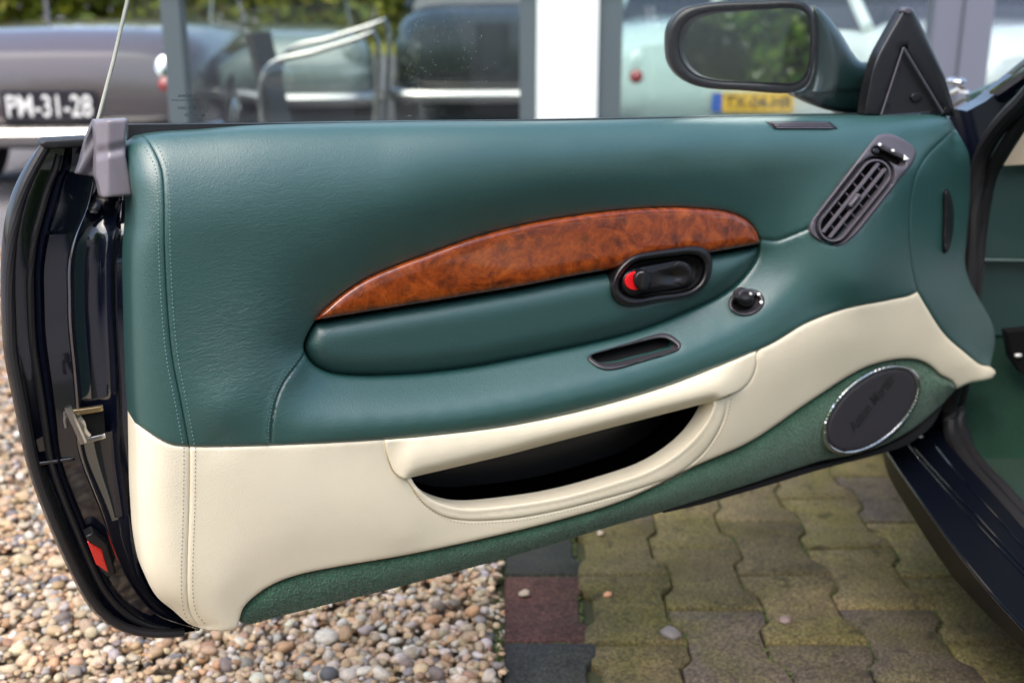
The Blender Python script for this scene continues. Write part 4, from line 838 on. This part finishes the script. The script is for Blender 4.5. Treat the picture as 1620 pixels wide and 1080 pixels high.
# ------------------------------------------------------------------ cars, building and planting beyond
def build_car(name, label, loc, rz, colour, L=4.3, Wd=1.7, trunk=.86, roof=1.25, chrome=True, plate=None, plate_cols=None, group='cars parked beyond the glass wall', rough=.2, cab=True, frame=False, light='round', tail=True):
    """rear end faces local -Y."""
    t = thing(name, label, 'car', loc, rz, group)
    pm_ = mat(name + '_paint', colour, rough, coat=1.); gm = M['carglass']
    ys = [0, .06, .2, .5, 1.1, 1.9, 2.7, 3.4, 3.9, 4.2, 4.3]; ys = [y * L / 4.3 for y in ys]
    tops = [.55, trunk - .12, trunk - .03, trunk, trunk + .03, trunk + .03, trunk + .02, trunk - .03, trunk - .1, trunk - .22, .55]; bots = [.42, .3, .24, .2, .18, .18, .18, .18, .2, .28, .42]; wds = [.72, .84, .92, .97, 1, 1, 1, .97, .92, .82, .68]
    V = []; F_ = []; nn_ = 28
    for y, zt, zb, wv_ in zip(ys, tops, bots, wds):
        for k in range(nn_):
            q = 2 * math.pi * k / nn_; c_, s_ = math.cos(q), math.sin(q); e = .45
            V.append((Wd / 2 * wv_ * math.copysign(abs(c_)**e, c_), y, (zt + zb) / 2 + (zt - zb) / 2 * math.copysign(abs(s_)**(e * 1.15), s_)))
    for i in range(len(ys) - 1):
        for k in range(nn_): F_.append((i * nn_ + k, i * nn_ + (k + 1) % nn_, (i + 1) * nn_ + (k + 1) % nn_, (i + 1) * nn_ + k))
    F_ += [tuple(range(nn_))[::-1], tuple((len(ys) - 1) * nn_ + k for k in range(nn_))]
    mesh_obj('body', V, F_, pm_, t)
    if cab:
        def ringz(z, y0, y1, w): return [(-w, y0, z), (w, y0, z), (w, y1, z), (-w, y1, z)]
        mb = MB(); a = ringz(trunk - .03, L * .22, L * .68, Wd * .43); b = ringz(roof - .05, L * .33, L * .56, Wd * .34); mb.add(a + b, [(0, 1, 5, 4), (1, 2, 6, 5), (2, 3, 7, 6), (3, 0, 4, 7), (4, 5, 6, 7)]); mb.obj('windows', gm, t, sharp=20)
        mb = MB(); mb.ell((0, L * .445, roof - .06), (Wd * .37, L * .135, .06), nu=24, nv=8)
        for sx_ in (-1, 1):
            for (ya, yb) in ((L * .22, L * .34), (L * .68, L * .55)): mb.tube([(sx_ * Wd * .43, ya, trunk - .02), (sx_ * Wd * .345, yb, roof - .05)], .035, 8)
        mb.obj('roof', pm_, t)
    for sx_ in (-1, 1):
        for yy in (L * .2, L * .8):
            w_ = MB(); w_.tube([(sx_ * (Wd / 2 - .2), yy, .3), (sx_ * (Wd / 2 - .01), yy, .3)], .31, 24); o_ = w_.obj('wheel', M['rubber'], t, sharp=30); h = MB(); h.ell((sx_ * (Wd / 2 - .01), yy, .3), (.03, .17, .17)); h.obj('hubcap', M['chrome'], o_)
    if chrome:
        for (yy, sg) in ((-.06, 1), (L + .06, -1)):
            mb = MB(); mb.tube(spline([(-Wd / 2 * .98, yy + sg * .3, .34), (-Wd / 2 * .9, yy + sg * .06, .34), (0, yy, .34), (Wd / 2 * .9, yy + sg * .06, .34), (Wd / 2 * .98, yy + sg * .3, .34)], .1), .055, 10); mb.obj('bumper', M['dchrome'], t)
    for sx_ in (-1, 1):
        if tail: MB().ell((sx_ * Wd * .36, .05, .60), (.05, .05, .05)).obj('tail_light', M['dlens'], t)
        mb = MB(); mb.ell((sx_ * Wd * .36, .07, .64), (.085, .04, .125)); mb.obj('light_surround', M['chrome'] if tail and chrome else pm_, t)
        mb = MB(); mb.ell((sx_ * Wd * .34, L - .08, .66), (.09, .06, .09)); mb.obj('headlight', M['chrome'], t)
    if plate:
        pc, tc_, pz, pwid = plate_cols
        mb = MB().box(-pwid / 2, pwid / 2, -.005, .01, pz - (.058 if pc[0] > .3 else .082), pz + (.058 if pc[0] > .3 else .082)); po = mb.obj('number_plate', mat('plate_ground', pc, .4), t, smooth=False); po.location = (0, -.03, 0)
        tv, tf = text_pts(plate); tv = tv[:, :2]; tv = tv - (tv.max(0) + tv.min(0)) / 2; tv[:, 0] *= (pwid * (.9 if pc[2] < .05 and pc[0] < .1 else .8)) / (tv[:, 0].max() * 2); tv[:, 1] *= (.078 if pc[0] > .3 else .118) / (tv[:, 1].max() * 2)
        mesh_obj('plate_lettering', [(x + (.03 if pc[0] > .3 else 0), -.008, y + pz) for x, y in tv], tf, mat('plate_letters', tc_, .5), po, smooth=False)
        if pc[0] > .3: MB().box(-pwid / 2 - .002, -pwid / 2 + .06, -.0075, .0, pz - .056, pz + .056).obj('plate_band', mat('plate_blue', (.03, .12, .5), .4), po, smooth=False)
    if frame:
        mb = MB(); mb.tube([(-Wd * .42, L * .55, trunk), (-Wd * .38, L * .5, trunk + .32), (Wd * .38, L * .5, trunk + .32), (Wd * .42, L * .55, trunk)], .016, 8); mb.obj('windscreen_frame', M['chrome'], t)
    return t
def garden_chair():
    Yc = 5.4; a = PY([(420, 112), (500, 82), (580, 56), (590, 50)], Yc); t = thing('garden_chair', 'tubular chrome armchair standing between the grey green roadster and the road', 'chair', (a[1, 0], Yc, 0))
    o0 = np.array([a[1, 0], Yc, 0]); a = a - o0; h = np.array([0, .48, 0])
    for sgn, dz in ((0, 0), (1, .045)):
        q = a + h * sgn + np.array([0, 0, dz]); p = [np.array([q[0, 0] + .03, q[0, 1], 0.0])] + [q[0]] + list(q[1:]) + [q[-1] + np.array([.02, 0, -.05]), np.array([q[-1, 0] - .06, q[-1, 1], 0.])]
        MB().tube(spline(p, .04), .014, 8).obj('tube_frame', M['dchrome'], t)
    z = .42; MB().box(a[0, 0] + .03, a[-1, 0] - .02, .02, .46, z, z + .03).obj('seat', M['weave'], t, smooth=False)
    MB().add([(a[0, 0] + .03, .02, z), (a[0, 0] + .03, .46, z), (a[0, 0] - .06, .46, .9), (a[0, 0] - .06, .02, .9), (a[0, 0], .02, z), (a[0, 0], .46, z), (a[0, 0] - .09, .46, .9), (a[0, 0] - .09, .02, .9)], [(0, 1, 2, 3), (7, 6, 5, 4), (3, 2, 6, 7), (0, 3, 7, 4), (1, 5, 6, 2)]).obj('backrest', M['weave'], t, smooth=False)
M['dchrome'] = mat('dull_chrome', (.42, .42, .42), .25, 1.)
M['dlens'] = mat('dark_red_lens', (.28, .01, .01), .2, coat=1.)
M['weave'] = mat('dark_weave', (.05, .05, .05), .7)
garden_chair()
M['carglass'] = mat('car_window', (.02, .022, .03), .06, coat=1.)
# pixel column & distance -> ground point
def gpt(px, Y): p = PY([(px, 100)], Y)[0]; return (p[0], Y, 0)
build_car('classic_convertible_car', 'dark plum brown open classic car with black PM-31-28 number plate, at far left', gpt(74, 6.3), R(4), (.075, .06, .066), plate='PM-31-28', plate_cols=((.012, .012, .02), (.8, .8, .78), .50, .50), trunk=.9, cab=False, frame=True)
build_car('coupe_car', 'pale mint coupe with yellow number plate behind the wing mirror', gpt(1195, 7.0), R(-3), (.47, .62, .58), plate='TX-04-HR', plate_cols=((.85, .5, .02), (.02, .02, .02), .46, .5), Wd=1.95, trunk=.93, roof=1.2, chrome=False)
build_car('roadster_car', 'grey green roadster with bright windscreen frame, seen through the door glass', gpt(440, 8.6), R(10), (.19, .24, .22), L=3.9, Wd=1.5, trunk=.82, cab=False, frame=True, tail=False)
build_car('estate_car', 'black estate car half hidden behind the white column', gpt(800, 9.0), R(3), (.012, .016, .015), trunk=1.0, roof=1.45, Wd=1.8, tail=False)
build_car('hatchback_car', 'white hatchback at the far right behind the grey post', gpt(1750, 5.9), R(20), (.7, .76, .73), trunk=.92, roof=1.3, Wd=1.75, chrome=False)
build_car('mirror_dark_shape', 'tall black car shape added behind the camera to darken half of the wing mirror', (-1.46, -3.2, 0), R(90), (.006, .006, .008), trunk=1.7, roof=2.0, tail=False, Wd=1.9, group='added shape behind the camera')  # added tall body, stands in for the dark pillar reflected in the mirror

# glazed wall: posts, white column, panes
M['post'] = mat('grey_frame_metal', (.085, .11, .125), .45); M['post2'] = mat('grey_frame_metal_light', (.15, .16, .205), .45); M['whitep'] = mat('white_painted_metal', (.82, .85, .86), .4)
WY = 4.6
def post(x0, x1, m, name, label, cat_, y0=WY, dep=.09, group=None):
    a = PY([(x0, 100)], y0)[0, 0]; b = PY([(x1, 100)], y0)[0, 0]; t = MB().box(a, b, y0, y0 + dep, -.03, 3.2)
    o_ = t.obj(name, m, None, smooth=False); bv = o_.modifiers.new('b', 'BEVEL'); bv.width = .006; bv.segments = 2
    o_['label'] = label; o_['category'] = cat_
    if group: o_['group'] = group
    return o_
def glasswall(x0, x1, label):
    a = PY([(x0, 100)], WY)[0, 0]; b = PY([(x1, 100)], WY)[0, 0]
    t = thing('glass_panel', label, 'window', ((a + b) / 2, WY + .04, 0), 0, 'panes of the glass wall'); h = (b - a) / 2
    MB().box(-h, h, -.004, .004, .1, 3.1).obj('pane', M['pane'], t, smooth=False); MB().box(-h, h, -.03, .03, 0, .1).obj('bottom_rail', M['post'], t, smooth=False); MB().box(-h, h, -.03, .03, 3.1, 3.2).obj('top_rail', M['post'], t, smooth=False)
post(260, 291, M['post'], 'wall_post', 'slim dark grey post seen through the left of the door glass', 'post')
col = thing('wall_column', 'wide white column between two dark grey uprights', 'column', (PY([(900, 100)], WY)[0, 0], WY, 0))
for (x0, x1, m_, nme, dy) in ((822, 848, M['post'], 'upright', 0), (848, 946, M['whitep'], 'white_face', -.02), (946, 984, M['post'], 'upright', 0)):
    a = PY([(x0, 100)], WY)[0, 0] - col.location.x; b = PY([(x1, 100)], WY)[0, 0] - col.location.x; MB().box(a + .001, b - .001, dy, .12, -.03, 3.2).obj(nme, m_, col, smooth=False)
dp = thing('double_post', 'broad blue grey double post right of the wing mirror', 'post', (PY([(1520, 100)], WY)[0, 0], WY, 0))
for (x0, x1, dy) in ((1472, 1514, 0), (1515.5, 1560, -.02)):
    a = PY([(x0, 100)], WY)[0, 0] - dp.location.x; b = PY([(x1, 100)], WY)[0, 0] - dp.location.x; MB().box(a, b, dy, .1, -.03, 3.2).obj('upright', M['post2'], dp, smooth=False)
glasswall(292, 821, 'large clear pane between the slim grey post and the white column'); glasswall(985, 1471, 'clear pane between the white column and the double post'); glasswall(1561, 1900, 'clear pane right of the double post')

# foliage
def foliage(name, label, x0, x1, y0, y1, z0, z1, n, size, cols, seed, cat_='hedge'):
    r_ = np.random.default_rng(seed); t = thing(name, label, cat_, ((x0 + x1) / 2, (y0 + y1) / 2, 0)); cx_, cy_ = (x0 + x1) / 2, (y0 + y1) / 2
    nc = max(8, int(n / 130)); cc = np.stack([r_.uniform(x0, x1, nc), r_.uniform(y0, y1, nc), z0 + (z1 - z0) * r_.beta(1.2, 1.0, nc)], 1); tone = r_.uniform(0, 1, nc)
    k = r_.integers(0, nc, n); s_ = (z1 - z0) * .13; p = cc[k] + r_.normal(0, 1, (n, 3)) * np.array([s_ * 1.3, s_ * .7, s_]); p[:, 2] = np.maximum(p[:, 2], .02)
    a = r_.normal(0, 1, (n, 3)); a /= np.linalg.norm(a, axis=1, keepdims=True); b = np.cross(a, r_.normal(0, 1, (n, 3))); b /= np.linalg.norm(b, axis=1, keepdims=True); sz = size * r_.uniform(.6, 1.4, (n, 1))
    V = np.stack([p - a * sz, p + b * sz * .5, p + a * sz, p - b * sz * .5], 1) - np.array([cx_, cy_, 0])
    tt = np.clip(tone[k] + r_.normal(0, .2, n), 0, .999); cols = np.array(cols); ci = (tt * len(cols)).astype(int); cv = cols[ci] * r_.uniform(.75, 1.25, (n, 1))
    me = bpy.data.meshes.new('leaves'); me.from_pydata(V.reshape(-1, 3).tolist(), [], (np.arange(n)[:, None] * 4 + np.arange(4)).tolist()); me.update()
    at_ = me.color_attributes.new('tint', 'FLOAT_COLOR', 'POINT'); at_.data.foreach_set('color', np.repeat(np.c_[cv, np.ones(n)], 4, 0).astype(np.float32).ravel())
    o_ = link_mesh('leaves', me, M['leaf'], t, smooth=False)
    mb = MB()
    for i in range(max(3, int((x1 - x0) / 1.5))):
        x = r_.uniform(x0, x1) - cx_; mb.tube([(x, 0, 0), (x + r_.normal(0, .1), 0, z1 * .4), (x + r_.normal(0, .3), 0, z1 * .75)], [.05, .035, .015], 6)
    mb.obj('stems', M['bark'], t); return t
M['bark'] = mat('bark', (.07, .055, .04), .9)
m = M['leaf'] = mat('leaf', (.1, .15, .03), .55, spec=.35); at = nd(m, 'Attribute', attribute_name='tint'); lk(m, at.outputs['Color'], pb(m).inputs['Base Color']); pb(m).inputs['Transmission Weight'].default_value = 0
td = nd(m, 'BsdfTranslucent'); lk(m, at.outputs['Color'], td.inputs[0]); mx = nd(m, 'MixShader'); mx.inputs[0].default_value = .35; lk(m, pb(m).outputs[0], mx.inputs[1]); lk(m, td.outputs[0], mx.inputs[2]); lk(m, mx.outputs[0], m.node_tree.nodes['Material Output'].inputs[0])
foliage('hedge', 'yellow green hedge far behind the parked cars at upper left', -20, 3, 30, 32, .1, 4.5, 26000, .2, [(.05, .08, .015), (.10, .15, .02), (.2, .24, .03), (.34, .32, .05)], 1)
foliage('shrub_row', 'dark green shrubs far behind the pale mint coupe', 3, 20, 33, 35, .1, 4.5, 12000, .22, [(.02, .04, .02), (.05, .08, .02), (.09, .13, .03)], 2)
foliage('tall_hedge', 'bright green leafy hedge behind the camera, reflected in the wing mirror', -7, 3, -8.8, -7.2, .1, 4.0, 52000, .08, [(.05, .12, .01), (.16, .34, .02), (.32, .55, .03), (.62, .72, .06)], 3)
